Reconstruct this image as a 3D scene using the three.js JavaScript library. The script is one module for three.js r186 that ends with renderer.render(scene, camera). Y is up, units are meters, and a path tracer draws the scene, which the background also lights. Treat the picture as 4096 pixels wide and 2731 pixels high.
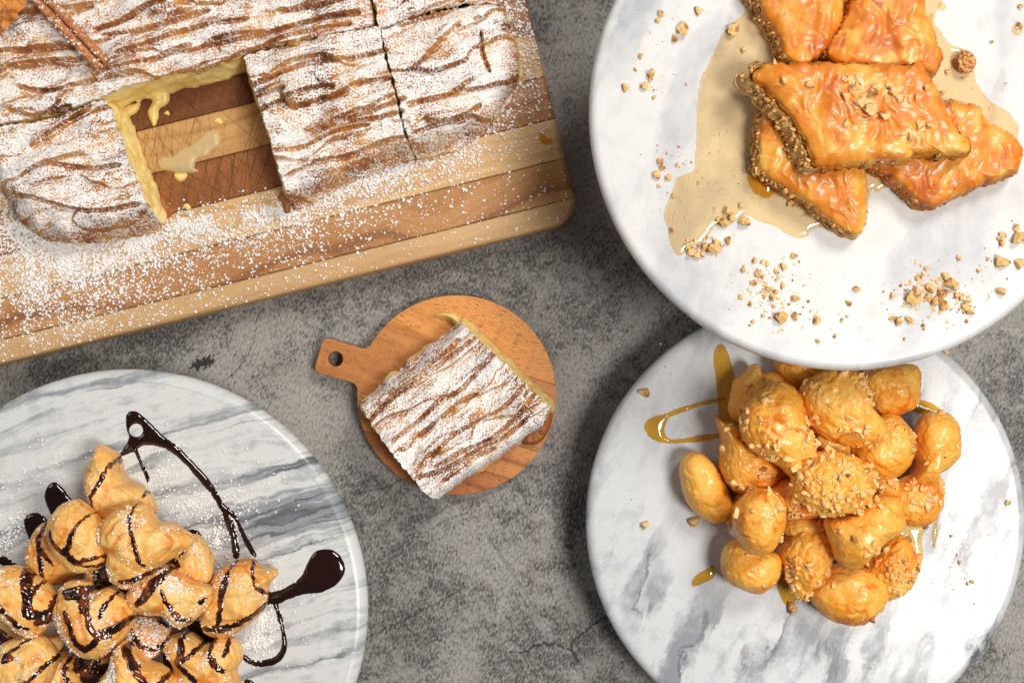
import * as THREE from 'three';
import { mergeVertices } from 'three/addons/utils/BufferGeometryUtils.js';
import { RectAreaLightUniformsLib } from 'three/addons/lights/RectAreaLightUniformsLib.js';

// ------------------------------------------------------------------ camera, light, exposure
const scene = new THREE.Scene();
const CAM = 1.0;                                         // camera height above the table, metres
const camera = new THREE.PerspectiveCamera(26.47, 1024 / 682, 0.05, 20);
camera.position.set(0, CAM, 0); camera.up.set(0, 0, -1); camera.lookAt(0, 0, 0);
scene.background = new THREE.Color(0.06, 0.06, 0.063);   // the dim room around
RectAreaLightUniformsLib.init();
function areaLamp(name, x, y, z, w, h, intensity, color) {
  const l = new THREE.RectAreaLight(color, intensity, w, h);
  l.name = name; l.position.set(x, y, z); l.lookAt(0.05, 0, 0.0); scene.add(l); return l;
}
areaLamp('key_softbox', 1.05, 2.35, 0.42, 0.6, 0.7, 25, 0xfffaf3);
areaLamp('second_softbox', 0.85, 1.9, -1.25, 0.6, 0.6, 21, 0xfffaf3);
areaLamp('added_fill_light', -2.0, 1.7, -1.1, 1.2, 1.2, 1.9, 0xfffcf8);  // unseen fill lamp, added only to lift the shadows
const renderer = new THREE.WebGLRenderer({ antialias: true });
renderer.toneMapping = THREE.LinearToneMapping;
renderer.toneMappingExposure = 1.33;
renderer.shadowMap.enabled = true;

// ------------------------------------------------------------------ numbers and noise
function rng(seed) { let a = seed >>> 0; return () => { a = (a + 0x6D2B79F5) | 0; let t = Math.imul(a ^ (a >>> 15), 1 | a); t = (t + Math.imul(t ^ (t >>> 7), 61 | t)) ^ t; return ((t ^ (t >>> 14)) >>> 0) / 4294967296; }; }
const PERM = new Uint8Array(512); { const r = rng(77), p = [...Array(256).keys()]; for (let i = 255; i > 0; i--) { const j = Math.floor(r() * (i + 1)); [p[i], p[j]] = [p[j], p[i]]; } for (let i = 0; i < 512; i++) PERM[i] = p[i & 255]; }
const GX = new Float32Array(256), GY = new Float32Array(256); for (let i = 0; i < 256; i++) { GX[i] = Math.cos(i * 2.399963); GY[i] = Math.sin(i * 2.399963); }
function n2(x, y) {
  const xf = Math.floor(x), yf = Math.floor(y), X = xf & 255, Y = yf & 255; x -= xf; y -= yf;
  const u = x * x * x * (x * (x * 6 - 15) + 10), v = y * y * y * (y * (y * 6 - 15) + 10);
  const a = PERM[X] + Y, b = PERM[X + 1] + Y, aa = PERM[a], ab = PERM[a + 1], ba = PERM[b], bb = PERM[b + 1];
  const p = GX[aa] * x + GY[aa] * y, q = GX[ba] * (x - 1) + GY[ba] * y, r = GX[ab] * x + GY[ab] * (y - 1), s = GX[bb] * (x - 1) + GY[bb] * (y - 1);
  const k = p + u * (q - p), m = r + u * (s - r); return 1.5 * (k + v * (m - k));
}
function gr3(h, x, y, z) { h &= 15; const u = h < 8 ? x : y, v = h < 4 ? y : h === 12 || h === 14 ? x : z; return ((h & 1) ? -u : u) + ((h & 2) ? -v : v); }
function n3(x, y, z) {
  const xf = Math.floor(x), yf = Math.floor(y), zf = Math.floor(z), X = xf & 255, Y = yf & 255, Z = zf & 255; x -= xf; y -= yf; z -= zf;
  const u = x * x * x * (x * (x * 6 - 15) + 10), v = y * y * y * (y * (y * 6 - 15) + 10), w = z * z * z * (z * (z * 6 - 15) + 10);
  const A = PERM[X] + Y, AA = PERM[A] + Z, AB = PERM[A + 1] + Z, B = PERM[X + 1] + Y, BA = PERM[B] + Z, BB = PERM[B + 1] + Z;
  const L = (t, a, b) => a + t * (b - a);
  return L(w, L(v, L(u, gr3(PERM[AA], x, y, z), gr3(PERM[BA], x - 1, y, z)), L(u, gr3(PERM[AB], x, y - 1, z), gr3(PERM[BB], x - 1, y - 1, z))),
    L(v, L(u, gr3(PERM[AA + 1], x, y, z - 1), gr3(PERM[BA + 1], x - 1, y, z - 1)), L(u, gr3(PERM[AB + 1], x, y - 1, z - 1), gr3(PERM[BB + 1], x - 1, y - 1, z - 1))));
}
function f2(x, y, o = 4) { let s = 0, a = 0.5; for (let i = 0; i < o; i++) { s += a * n2(x, y); x = x * 2.03 + 17.3; y = y * 2.03 + 5.7; a *= 0.5; } return s; }
function f3(x, y, z, o = 3) { let s = 0, a = 0.5; for (let i = 0; i < o; i++) { s += a * n3(x, y, z); x = x * 2.03 + 7.1; y = y * 2.03 + 3.7; z = z * 2.03 + 1.3; a *= 0.5; } return s; }
const clamp = (x, a = 0, b = 1) => x < a ? a : x > b ? b : x;
const ss = (a, b, x) => { x = clamp((x - a) / (b - a)); return x * x * (3 - 2 * x); };
const mix = (a, b, t) => a + (b - a) * t;
const lin = (c) => { c /= 255; return c <= 0.04045 ? c / 12.92 : Math.pow((c + 0.055) / 1.055, 2.4); };
const RGB = (r, g, b) => [lin(r), lin(g), lin(b)];      // a linear base colour from its sRGB numbers
const mix3 = (a, b, t) => [mix(a[0], b[0], t), mix(a[1], b[1], t), mix(a[2], b[2], t)];
const s8 = (c) => { c = clamp(c); return Math.round(255 * (c <= 0.0031308 ? 12.92 * c : 1.055 * Math.pow(c, 1 / 2.4) - 0.055)); };

// plan of the table: drawing units (u4: 4096 across, u2: 2352 across) to metres on a level y
const K4 = 0.7056 / 4096;
const at4 = (sx, sy, y = 0) => [(sx - 2048) * K4 * (CAM - y), (sy - 1365.5) * K4 * (CAM - y)];
const at2 = (px, py, y = 0) => at4(px * 4096 / 2352, py * 4096 / 2352, y);
const crop = (ox, oy, s) => (x, y, h = 0) => at4(ox + x / s, oy + y / s, h);
const cBak = crop(3000, 0, 1.5684), cUp = crop(2300, 0, 1.568), cLow = crop(2600, 900, 1.5722), cLou = crop(2500, 1350, 1.3636), cCho = crop(0, 1500, 1.274), cTab = crop(1400, 1900, 1.887), cTab2 = crop(0, 900, 1.809);

// ------------------------------------------------------------------ textures
function colorTex(w, h, fn) {
  const d = new Uint8Array(w * h * 4);
  for (let j = 0, k = 0; j < h; j++) for (let i = 0; i < w; i++, k += 4) { const c = fn(i / w, j / h, i, j); d[k] = s8(c[0]); d[k + 1] = s8(c[1]); d[k + 2] = s8(c[2]); d[k + 3] = 255; }
  const t = new THREE.DataTexture(d, w, h); t.colorSpace = THREE.SRGBColorSpace; return finish(t);
}
function grayTex(w, h, fn) {
  const d = new Uint8Array(w * h * 4);
  for (let j = 0, k = 0; j < h; j++) for (let i = 0; i < w; i++, k += 4) { d[k] = d[k + 1] = d[k + 2] = Math.round(255 * clamp(fn(i / w, j / h, i, j))); d[k + 3] = 255; }
  return finish(new THREE.DataTexture(d, w, h));
}
function finish(t) { t.magFilter = THREE.LinearFilter; t.minFilter = THREE.LinearFilter; t.wrapS = t.wrapT = THREE.MirroredRepeatWrapping; t.needsUpdate = true; return t; }

// ------------------------------------------------------------------ naming
const taken = new Map();
function numbered(name) { const n = taken.get(name) ?? 0; taken.set(name, n + 1); return n ? name + '_' + String(n).padStart(3, '0') : name; }
function tag(o, label, category, group, kind) { o.userData.label = label; if (category) o.userData.category = category; if (group) o.userData.group = group; if (kind) o.userData.kind = kind; return o; }
function mesh(name, g, m, parent = scene) { const o = new THREE.Mesh(g, m); o.name = parent === scene ? numbered(name) : name; o.castShadow = o.receiveShadow = true; parent.add(o); return o; }
function thing(name, label, category, group) { const o = new THREE.Group(); o.name = numbered(name); scene.add(o); return tag(o, label, category, group); }
function structure(o, label, category) { tag(o, label, category, undefined, 'structure'); return o; }
function stuff(name, label, category, g, m, mats, colors) {
  const o = new THREE.InstancedMesh(g, m, mats.length); o.name = numbered(name); o.castShadow = o.receiveShadow = true;
  mats.forEach((q, i) => { o.setMatrixAt(i, q); if (colors) o.setColorAt(i, colors[i]); });
  scene.add(o); return tag(o, label, category, undefined, 'stuff');
}
const std = (o) => new THREE.MeshStandardMaterial(o), phy = (o) => new THREE.MeshPhysicalMaterial(o);
function geo(pos, idx, col, uv) {
  const g = new THREE.BufferGeometry(); g.setAttribute('position', new THREE.BufferAttribute(pos instanceof Float32Array ? pos : new Float32Array(pos), 3));
  if (col) g.setAttribute('color', new THREE.BufferAttribute(col instanceof Float32Array ? col : new Float32Array(col), 3));
  if (uv) g.setAttribute('uv', new THREE.BufferAttribute(uv instanceof Float32Array ? uv : new Float32Array(uv), 2));
  g.setIndex(idx); g.computeVertexNormals(); return g;
}

// ------------------------------------------------------------------ plane curves
function smoothLoop(pts, per = 8, closed = true) {       // Catmull-Rom through the points
  const out = [], n = pts.length;
  for (let i = 0; i < (closed ? n : n - 1); i++) {
    const g = (k) => closed ? pts[(k + n) % n] : pts[clamp(k, 0, n - 1)], a = g(i - 1), b = g(i), c = g(i + 1), d = g(i + 2);
    for (let k = 0; k < per; k++) { const t = k / per, t2 = t * t, t3 = t2 * t; out.push([0, 1].map((j) => 0.5 * (2 * b[j] + (c[j] - a[j]) * t + (2 * a[j] - 5 * b[j] + 4 * c[j] - d[j]) * t2 + (3 * b[j] - a[j] - 3 * c[j] + d[j]) * t3))); }
  }
  if (!closed) out.push(pts[n - 1].slice(0, 2)); return out;
}
function segD(x, y, a, b) { const vx = b[0] - a[0], vy = b[1] - a[1], wx = x - a[0], wy = y - a[1], t = clamp((vx * wx + vy * wy) / (vx * vx + vy * vy + 1e-18)); const dx = wx - t * vx, dy = wy - t * vy; return [Math.sqrt(dx * dx + dy * dy), t]; }
function polySD(x, y, P) { let d = 1e9, ins = false; for (let i = 0, j = P.length - 1; i < P.length; j = i++) { const a = P[j], b = P[i], q = segD(x, y, a, b)[0]; if (q < d) d = q; if ((a[1] > y) !== (b[1] > y) && x < (b[0] - a[0]) * (y - a[1]) / (b[1] - a[1]) + a[0]) ins = !ins; } return ins ? d : -d; }
function strokeSD(x, y, L) { let best = -1e9; for (let i = 0; i + 1 < L.length; i++) { const [d, t] = segD(x, y, L[i], L[i + 1]), v = mix(L[i][2], L[i + 1][2], t) - d; if (v > best) best = v; } return best; }
function resample(P, n, closed) {
  const Q = closed ? [...P, P[0]] : P, len = [0]; for (let i = 1; i < Q.length; i++) len.push(len[i - 1] + Math.hypot(Q[i][0] - Q[i - 1][0], Q[i][1] - Q[i - 1][1]));
  const out = [], T = len[len.length - 1]; let k = 0;
  for (let i = 0; i < n; i++) { const s = T * i / (closed ? n : n - 1); while (k < Q.length - 2 && len[k + 1] < s) k++; const t = (s - len[k]) / (len[k + 1] - len[k] + 1e-12); out.push([mix(Q[k][0], Q[k + 1][0], t), mix(Q[k][1], Q[k + 1][1], t)]); }
  return out;
}

// ================================================================== SETTING: the table
{
  const W = 2048, H = 1408, SX = 0.82, SZ = SX * H / W;   // one sheet of pattern, 0.4 mm to a point
  const crack = new Float32Array(W * H), light = new Float32Array(W * H);
  const draw = (buf, pts, wid, amt, seed) => {
    for (let i = 0; i + 1 < pts.length; i++) {
      const [ax, az] = pts[i], [bx, bz] = pts[i + 1], L = Math.hypot(bx - ax, bz - az), n = Math.ceil(L / 0.0002);
      for (let k = 0; k < n; k++) {
        const t = k / n, jx = n2(seed + (i + t) * 9.1, 3.3) * 0.0011 + n2(seed + (i + t) * 31, 8.3) * 0.0004, jz = n2(seed + 50 + (i + t) * 9.1, 1.3) * 0.0011;
        const px = ((mix(ax, bx, t) + jx) / SX + 0.5) * W, pz = ((mix(az, bz, t) + jz) / SZ + 0.5) * H, w = wid * (0.7 + 0.6 * n2(seed + (i + t) * 5, 9.7)), R = Math.ceil(w + 1);
        for (let y = Math.floor(pz - R); y <= pz + R; y++) for (let x = Math.floor(px - R); x <= px + R; x++) { if (x < 0 || y < 0 || x >= W || y >= H) continue; const v = amt * clamp(w + 0.5 - Math.hypot(x - px, y - pz)); if (v > buf[y * W + x]) buf[y * W + x] = v; }
      }
    }
  };
  const T = (f, a) => a.map(([x, y]) => f(x, y, 0));
  draw(crack, T(cTab2, [[1905, 570], [1850, 690], [1830, 850], [1790, 930], [1710, 1050], [1660, 1095]]), 1.0, 0.75, 1);
  draw(crack, T(cTab2, [[560, 880], [590, 920], [640, 980], [700, 1040]]), 1.2, 0.6, 2);
  draw(crack, T(cTab, [[0, 140], [140, 115], [260, 90], [330, 60], [395, 30]]), 1.0, 0.7, 3);
  draw(crack, T(cTab, [[380, 520], [560, 425], [640, 390], [690, 350], [760, 330], [880, 275]]), 0.9, 0.65, 4);
  draw(crack, T(cTab, [[100, 1240], [200, 1190], [400, 1100], [520, 1030], [660, 960], [790, 880], [880, 830]]), 1.1, 0.8, 5);
  draw(crack, T(cTab, [[145, 850], [155, 900], [150, 1150], [155, 1220]]), 1.0, 0.8, 6);
  draw(crack, T(cTab, [[740, 1230], [900, 1170], [950, 1150]]), 0.8, 0.6, 7);
  draw(crack, T(cTab, [[1200, 1335], [1330, 1335], [1380, 1290], [1470, 1270], [1490, 1285], [1540, 1265], [1590, 1300], [1665, 1315], [1680, 1250], [1790, 1160], [1900, 1080], [2000, 1040]]), 1.5, 1, 8);
  draw(crack, T(cTab, [[1665, 1315], [1690, 1365], [1720, 1410]]), 1.9, 0.9, 9);
  draw(crack, T(cTab, [[1755, 1440], [1765, 1500], [1760, 1568], [1770, 1640]]), 0.8, 0.6, 10);
  draw(crack, T(cTab, [[1160, 330], [1165, 420], [1155, 490]]), 1.4, 0.3, 11);
  draw(light, T(cTab, [[1225, 790], [1150, 930], [1110, 1090], [1115, 1170]]), 2.2, 0.5, 12);
  draw(light, T(cTab, [[1010, 470], [1230, 770], [1420, 1060], [1530, 1230]]), 5, 0.35, 13);
  draw(crack, T(cTab, [[1040, 470], [1260, 790], [1430, 1060]]), 4, 0.28, 14);
  draw(light, T(cTab, [[1250, 930], [1400, 1100], [1560, 1290]]), 4, 0.3, 15);
  draw(light, T(cTab, [[1860, 1120], [1865, 1330]]), 1.6, 0.5, 16); draw(light, T(cTab, [[1740, 1290], [2050, 1290]]), 1.6, 0.4, 17); draw(light, T(cTab, [[60, 330], [330, 372]]), 3, 0.25, 18);
  draw(light, [at4(4000, 1313), at4(4060, 1318), at4(4120, 1312)], 1.4, 0.7, 19); draw(crack, T(cTab, [[0, 375], [160, 350], [330, 375]]), 5, 0.25, 20);
  const chip = T(cTab2, [[1360, 1035], [1400, 985], [1450, 955], [1530, 950], [1560, 985], [1520, 1020], [1430, 1050]]);
  const A = RGB(150, 147, 142), B = RGB(74, 72, 70), C = RGB(36, 35, 34), Lt = RGB(180, 177, 172), Wm = RGB(108, 92, 78);
  const hgt = new Float32Array(W * H);
  const map = colorTex(W, H, (u, v, i, j) => {
    const x = (u - 0.5) * SX, z = (v - 0.5) * SZ, k = j * W + i;
    const wx = f2(x * 14 + 3, z * 14, 3) * 0.03, wz = f2(x * 14 + 30, z * 14 + 9, 3) * 0.03;
    const cloud = f2((x + wx) * 9, (z + wz) * 9, 4), blotch = f2((x + wx) * 38 + 9, (z + wz) * 38, 4);
    const sx = x * 0.94 + z * 0.34, sz = -x * 0.34 + z * 0.94;                   // short slanted brush grain
    const g1 = n2(sx * 1250, sz * 520 + 4), g2 = n2(sx * 620 + 40, sz * 280), g3 = n2(x * 2300, z * 1900);
    const patch = ss(-0.5, 0.75, blotch * 0.9 + cloud * 1.25 + f2(x * 120, z * 120 + 7, 3) * 0.85 + 0.06);
    const grain = g1 * 0.55 + g2 * 0.45 + g3 * 0.25;
    let c = mix3(A, B, clamp(0.14 + patch * 0.72 + grain * (0.85 + 0.5 * patch)));
    c = mix3(c, Lt, clamp((-cloud - 0.05) * 1.1 - grain * 0.5) * 0.6);
    c = mix3(c, C, clamp((patch - 0.72) * 0.4 + (grain - 0.28) * patch * 1.2));
    c = mix3(c, Wm, 0.2 * ss(0.25, 0.5, f2(x * 22 + 77, z * 22 + 5, 3)));
    const ch = polySD(x, z, chip); if (ch > -0.002) c = mix3(c, C, ss(-0.001, 0.0015, ch + f2(x * 380, z * 380, 2) * 0.006));
    c = mix3(c, Lt, light[k] * (0.6 + 0.5 * grain)); c = mix3(c, RGB(40, 36, 34), crack[k]);
    hgt[k] = clamp(0.62 - 0.22 * grain - 0.12 * patch - crack[k] * 0.45 + light[k] * 0.1);
    return c;
  });
  const bump = grayTex(W, H, (u, v, i, j) => hgt[j * W + i]);
  const g = new THREE.BoxGeometry(1.8, 0.04, 1.4); g.translate(0, -0.02, 0);
  const p = g.attributes.position, uv = g.attributes.uv; for (let i = 0; i < p.count; i++) uv.setXY(i, p.getX(i) / SX + 0.5, p.getZ(i) / SZ + 0.5);
  structure(mesh('table', g, std({ map, bumpMap: bump, bumpScale: 0.0006, roughness: 0.62 })), 'mottled grey concrete table top with fine cracks', 'table');
}

// ================================================================== MARBLE: three round stands
function marbleTex(seed, o) {
  const N = 1024, S = 0.34, ca = Math.cos(o.ang), sa = Math.sin(o.ang);
  return colorTex(N, N, (u, v) => {
    const x = (u - 0.5) * S, z = (v - 0.5) * S, a = x * ca + z * sa, b = -x * sa + z * ca;      // a runs along the veins
    const w1 = f2(a * 9 + seed, b * 16, 3) * 0.028, w2 = f2(a * 40 + seed + 9, b * 90 + 4, 4) * 0.007 + n2(x * 420, z * 420) * 0.0008, bb = b + w1 * o.warp + w2 * (o.fray ?? 1);
    const band = f2(a * o.la + seed * 3, bb * o.lb, 4);
    const vein = 1 - Math.abs(f2(a * o.la * 0.9 + seed + 40, bb * o.lb * 0.8 + 7, 4)) * 7;
    const zone = ss(-0.15, 0.35, f2(x * 6 + seed * 1.7, z * 6 + 2, 2) + (o.zone ? o.zone(x, z) : 0));
    const mott = f2(x * 90 + seed, z * 90, 4), streak = f2(a * 30 + seed, bb * 420, 3);
    let c = mix3(o.white, o.grey, clamp((ss(-0.12, 0.42, band) + 0.55 * mott + (o.streak ?? 0.2) * streak) * o.cloud * (0.35 + 0.65 * zone)));
    c = mix3(c, o.dark, clamp(ss(0.35, 1, vein) * ss(0.05, 0.4, band + 0.12) * o.vein * zone));
    const fine = n2(x * 900 + seed, z * 900) * 0.5 + n2(x * 2100, z * 2100) * 0.5;
    c = mix3(c, o.dark, clamp(ss(0.1, 0.9, band) * (fine + 0.2) * o.speck));
    const k = 1 + 0.035 * fine; return [c[0] * k, c[1] * k, c[2] * k];
  });
}
const marbleFine = grayTex(512, 512, (u, v) => 0.5 + 0.35 * n2(u * 90, v * 90) + 0.25 * n2(u * 210, v * 210));
function stand(label, [px, py], r2, top, thick, footR, tex, rough, rim) {
  const t = thing('marble_cake_stand', label, 'cake stand'), [x, z] = at2(px, py, top), R = r2 * 0.0003 * (CAM - top);
  t.position.set(x, 0, z); t.userData.R = R;
  const prof = [[0, 0], [0.3, 0], [0.6, 0], [0.85, 0], [0.95, 0]].map(([a]) => [a * R, top]);
  for (let i = 0; i <= 10; i++) { const a = i / 10 * Math.PI / 2; prof.push([R - rim + rim * Math.sin(a), top - rim + rim * Math.cos(a)]); }
  for (let i = 1; i <= 10; i++) { const a = i / 10 * Math.PI / 2, q = Math.min(rim, thick - rim); prof.push([R - q + q * Math.cos(a), top - thick + q - q * Math.sin(a)]); }
  prof.push([R * 0.6, top - thick], [0, top - thick]);
  const planar = (g) => { const p = g.attributes.position, uv = g.attributes.uv; for (let i = 0; i < p.count; i++) uv.setXY(i, p.getX(i) / 0.34 + 0.5 + p.getY(i) * 0.6, p.getZ(i) / 0.34 + 0.5); return g; };
  const lathe = (pr, n) => planar(new THREE.LatheGeometry(pr.slice().reverse().map(([a, b]) => new THREE.Vector2(a, b)), n));
  const m = phy({ map: tex, bumpMap: marbleFine, bumpScale: 0.00002, roughness: rough, clearcoat: 0.04, clearcoatRoughness: 0.35, specularIntensity: 0.75 });
  mesh('plate', lathe(prof, 200), m, t);
  const b = top - thick, foot = [[0, b], [footR * 0.45, b], [footR * 0.3, b - b * 0.3], [footR * 0.34, b * 0.4], [footR * 0.8, b * 0.16], [footR, b * 0.1], [footR, 0], [0, 0]];
  mesh('foot', lathe(foot, 80), m, t);
  return { x, z, R, top };
}
const wht = RGB(224, 224, 223);
const upT = marbleTex(3, { ang: 1.95, la: 7, lb: 22, warp: 0.8, white: wht, grey: RGB(150, 155, 168), dark: RGB(124, 124, 136), cloud: 1.2, vein: 0.6, speck: 0.06 });
const lowT = marbleTex(11, { ang: 1.95, la: 9, lb: 40, warp: 0.7, fray: 1.5, white: RGB(206, 209, 212), grey: RGB(140, 145, 153), dark: RGB(80, 84, 92), cloud: 1.1, vein: 0.8, speck: 0.6, zone: (x, z) => 0.12 + 0.4 * ss(-0.02, 0.1, z) - 0.1 * ss(0.03, -0.06, z) });
const lefT = marbleTex(23, { ang: -0.24, la: 3.2, lb: 84, warp: 0.3, fray: 0.7, streak: 0.6, white: RGB(214, 216, 216), grey: RGB(146, 151, 157), dark: RGB(88, 93, 100), cloud: 1.15, vein: 0.9, speck: 0.3, zone: () => 0.35 });
const UP = stand('tall white marble cake stand carrying baklava in syrup', [1950, 255], 596, 0.150, 0.013, 0.07, upT, 0.3, 0.005);
const LOW = stand('low marble stand with dark diagonal veins, holding honey dough balls', [1854, 1200], 507, 0.046, 0.016, 0.08, lowT, 0.26, 0.006);
const LEF = stand('low grey-banded marble stand holding chocolate drizzled dough puffs', [290, 1401], 553, 0.046, 0.016, 0.08, lefT, 0.28, 0.008);

// ================================================================== WOOD
function woodTex(w, h, sx, sz, seed, o) {                // sx along the grain, sz across, metres
  const cuts = []; if (o.cuts) { const r = rng(seed); for (let i = 0; i < o.cuts[2]; i++) { const x = mix(o.cuts[0], o.cuts[1], r()), a = (r() < 0.7 ? 1.25 : -1.1) + (r() - 0.5) * 0.7, L = 0.012 + r() * 0.03, z = r() * sz; cuts.push([[x - Math.cos(a) * L, z - Math.sin(a) * L], [x + Math.cos(a) * L, z + Math.sin(a) * L], 0.35 + 0.65 * r()]); } }
  return colorTex(w, h, (u, v) => {
    const x = u * sx, z = v * sz, kn = o.knot ? o.knot(x, z) : 0;
    const wz = z + f2(x * 7 + seed, z * 12, 3) * 0.012 * (o.wave ?? 1) + kn;
    const ring = f2(x * 1.2 + seed, wz * (o.rings ?? 160), 3), fib = n2(x * 60 + seed, wz * 2400) * 0.6 + n2(x * 140, wz * 5200 + seed) * 0.4, broad = f2(x * 5 + seed * 2, wz * 30, 3);
    let c = mix3(o.a, o.b, clamp(0.45 + ring * 1.1 + broad * 0.7 + fib * 0.34));
    c = mix3(c, o.c, clamp(ss(0.18, 0.5, ring + broad * 0.4) * (o.streak ?? 0.5)));
    const pore = n2(x * (o.poreL ?? 260) + 90, wz * 3600 + seed); c = mix3(c, o.c, ss(0.36, 0.62, pore + 0.15 * broad) * (o.pores ?? 0.35));
    for (const [a, b, q] of cuts) { const d = segD(x, z, a, b)[0]; if (d < 0.0004) c = mix3(c, o.cut ?? [0.02, 0.01, 0.004], q * 0.75 * (1 - d / 0.0004)); }
    if (o.stainShade) { const st = o.stainShade(x, z); if (st > 0) c = mix3(c, [c[0] * 0.6, c[1] * 0.42, c[2] * 0.22], st); }  // darkens the wood for butter stain and for shade painted in with it
    return c;
  });
}
const BT = 0.025, BA = 13.9 * Math.PI / 180, BK = 0.0003 * (CAM - BT);   // big board: thickness, turn, metres to a unit
const bO = at2(1334, 505.5, BT);                                          // its near right corner, if it were sharp
const bU = [Math.cos(BA), -Math.sin(BA)], bV = [-Math.sin(BA), -Math.cos(BA)];
{
  const t = thing('serving_board', 'large striped wooden serving board under the sugared custard pastry', 'cutting board');
  const LEN = 1560 * BK, WID = 900 * BK, CR = 62 * BK, RO = 0.003;
  const seams = [0, 53, 146, 241, 340, 443, 545, 640, 730, 830, 900].map((v) => v * BK);
  const lt = (r, g, b) => RGB(r, g, b);
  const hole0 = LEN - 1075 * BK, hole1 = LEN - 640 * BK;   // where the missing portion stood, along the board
  const wetShade = (x, z) => ss(-0.008, 0.004, Math.min(x - hole0, hole1 - x) + f2(x * 60, z * 60, 3) * 0.012);  // gap mask: buttery stain plus the shade of the gap, painted into the planks
  const kinds = [
    { a: lt(206, 168, 120), b: lt(188, 146, 96), c: lt(146, 100, 58), wave: 1.6, rings: 90, knot: (x, z) => 0.01 * Math.exp(-(((x - 0.18) / 0.03) ** 2)) * Math.sin(z * 160), poreL: 180 },
    { a: lt(192, 140, 86), b: lt(164, 108, 60), c: lt(112, 66, 34), wave: 2.6, rings: 80, knot: (x, z) => 0.014 * Math.exp(-(((x - 0.36) / 0.03) ** 2 + ((z - 0.02) / 0.02) ** 2)) },
    { a: lt(218, 180, 128), b: lt(200, 156, 102), c: lt(158, 112, 66), rings: 220, streak: 0.35, cuts: [hole0, hole1, 16] },
    { a: lt(186, 132, 82), b: lt(162, 104, 58), c: lt(104, 58, 26), rings: 120, cuts: [hole0 - 0.01, hole1 + 0.01, 120], stainShade: (x, z) => 0.85 * wetShade(x, z) },
    { a: lt(214, 172, 112), b: lt(196, 148, 86), c: lt(150, 104, 54), rings: 150, streak: 0.35, cuts: [hole0 - 0.01, hole1 + 0.01, 80], cut: [0.12, 0.05, 0.015], stainShade: (x, z) => 0.3 * wetShade(x, z) },
    { a: lt(150, 98, 56), b: lt(122, 74, 38), c: lt(72, 38, 18), rings: 140, cuts: [hole0 - 0.01, hole1 + 0.01, 110], stainShade: (x, z) => 0.75 * wetShade(x, z) },
    { a: lt(168, 116, 70), b: lt(142, 92, 50), c: lt(92, 52, 26), rings: 140, stainShade: (x, z) => 0.5 * wetShade(x, z) },
    { a: lt(208, 168, 116), b: lt(190, 146, 94), c: lt(146, 100, 58) }, { a: lt(176, 124, 78), b: lt(150, 98, 56), c: lt(104, 62, 32) }, { a: lt(212, 174, 124), b: lt(194, 150, 100), c: lt(150, 106, 62) },
  ];
  const sd = (u, v) => { const qx = Math.abs(u - LEN / 2) - LEN / 2 + CR, qy = Math.abs(v - WID / 2) - WID / 2 + CR; return -(Math.hypot(Math.max(qx, 0), Math.max(qy, 0)) + Math.min(Math.max(qx, qy), 0) - CR); };
  for (let k = 0; k + 1 < seams.length; k++) {
    const v0 = seams[k] + (k ? 0.00003 : 0), v1 = seams[k + 1] - (k + 2 < seams.length ? 0.00003 : 0), pos = [], uv = [], idx = [];
    const vs = []; for (let i = 0; i <= 26; i++) { const q = i / 26; vs.push(mix(v0, v1, k === 0 ? q * q : k === 9 ? 1 - (1 - q) ** 2 : q)); }
    const NU = 90, us = (v) => { const e = v < CR ? CR - Math.sqrt(Math.max(0, CR * CR - (CR - v) ** 2)) : v > WID - CR ? CR - Math.sqrt(Math.max(0, CR * CR - (CR - WID + v) ** 2)) : 0; return [e, LEN - e]; };
    const cols = NU + 3, add = (u, v, y) => { const x = bO[0] + (u - LEN) * bU[0] + v * bV[0], z = bO[1] + (u - LEN) * bU[1] + v * bV[1]; pos.push(x, y, z); uv.push(u / 0.5, (v - seams[k]) / 0.034); };
    const row = (v, flat) => {
      const [a, b] = us(v);
      add(a, v, 0.001);
      for (let i = 0; i <= NU; i++) { const q = i / NU, e = 0.5 - 0.5 * Math.cos(Math.PI * q), u = mix(a, b, e * 0.6 + q * 0.4), d = clamp(sd(u, v), 0, RO), y = BT - RO + Math.sqrt(Math.max(0, RO * RO - (RO - d) ** 2)); add(u, v, flat === undefined ? y : flat); }
      add(b, v, 0.001);
    };
    row(v0, 0.001); for (const v of vs) row(v); row(v1, 0.001);
    const rows = vs.length + 2;
    for (let j = 0; j + 1 < rows; j++) for (let i = 0; i + 1 < cols; i++) { const a = j * cols + i, b = a + 1, c = a + cols, d = c + 1; idx.push(a, b, c, b, d, c); }
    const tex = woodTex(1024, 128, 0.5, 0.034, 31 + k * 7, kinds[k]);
    mesh('plank', geo(pos, idx, null, uv), phy({ map: tex, roughness: 0.5, bumpMap: tex, bumpScale: 0.00012 }), t);
  }
}
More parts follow.
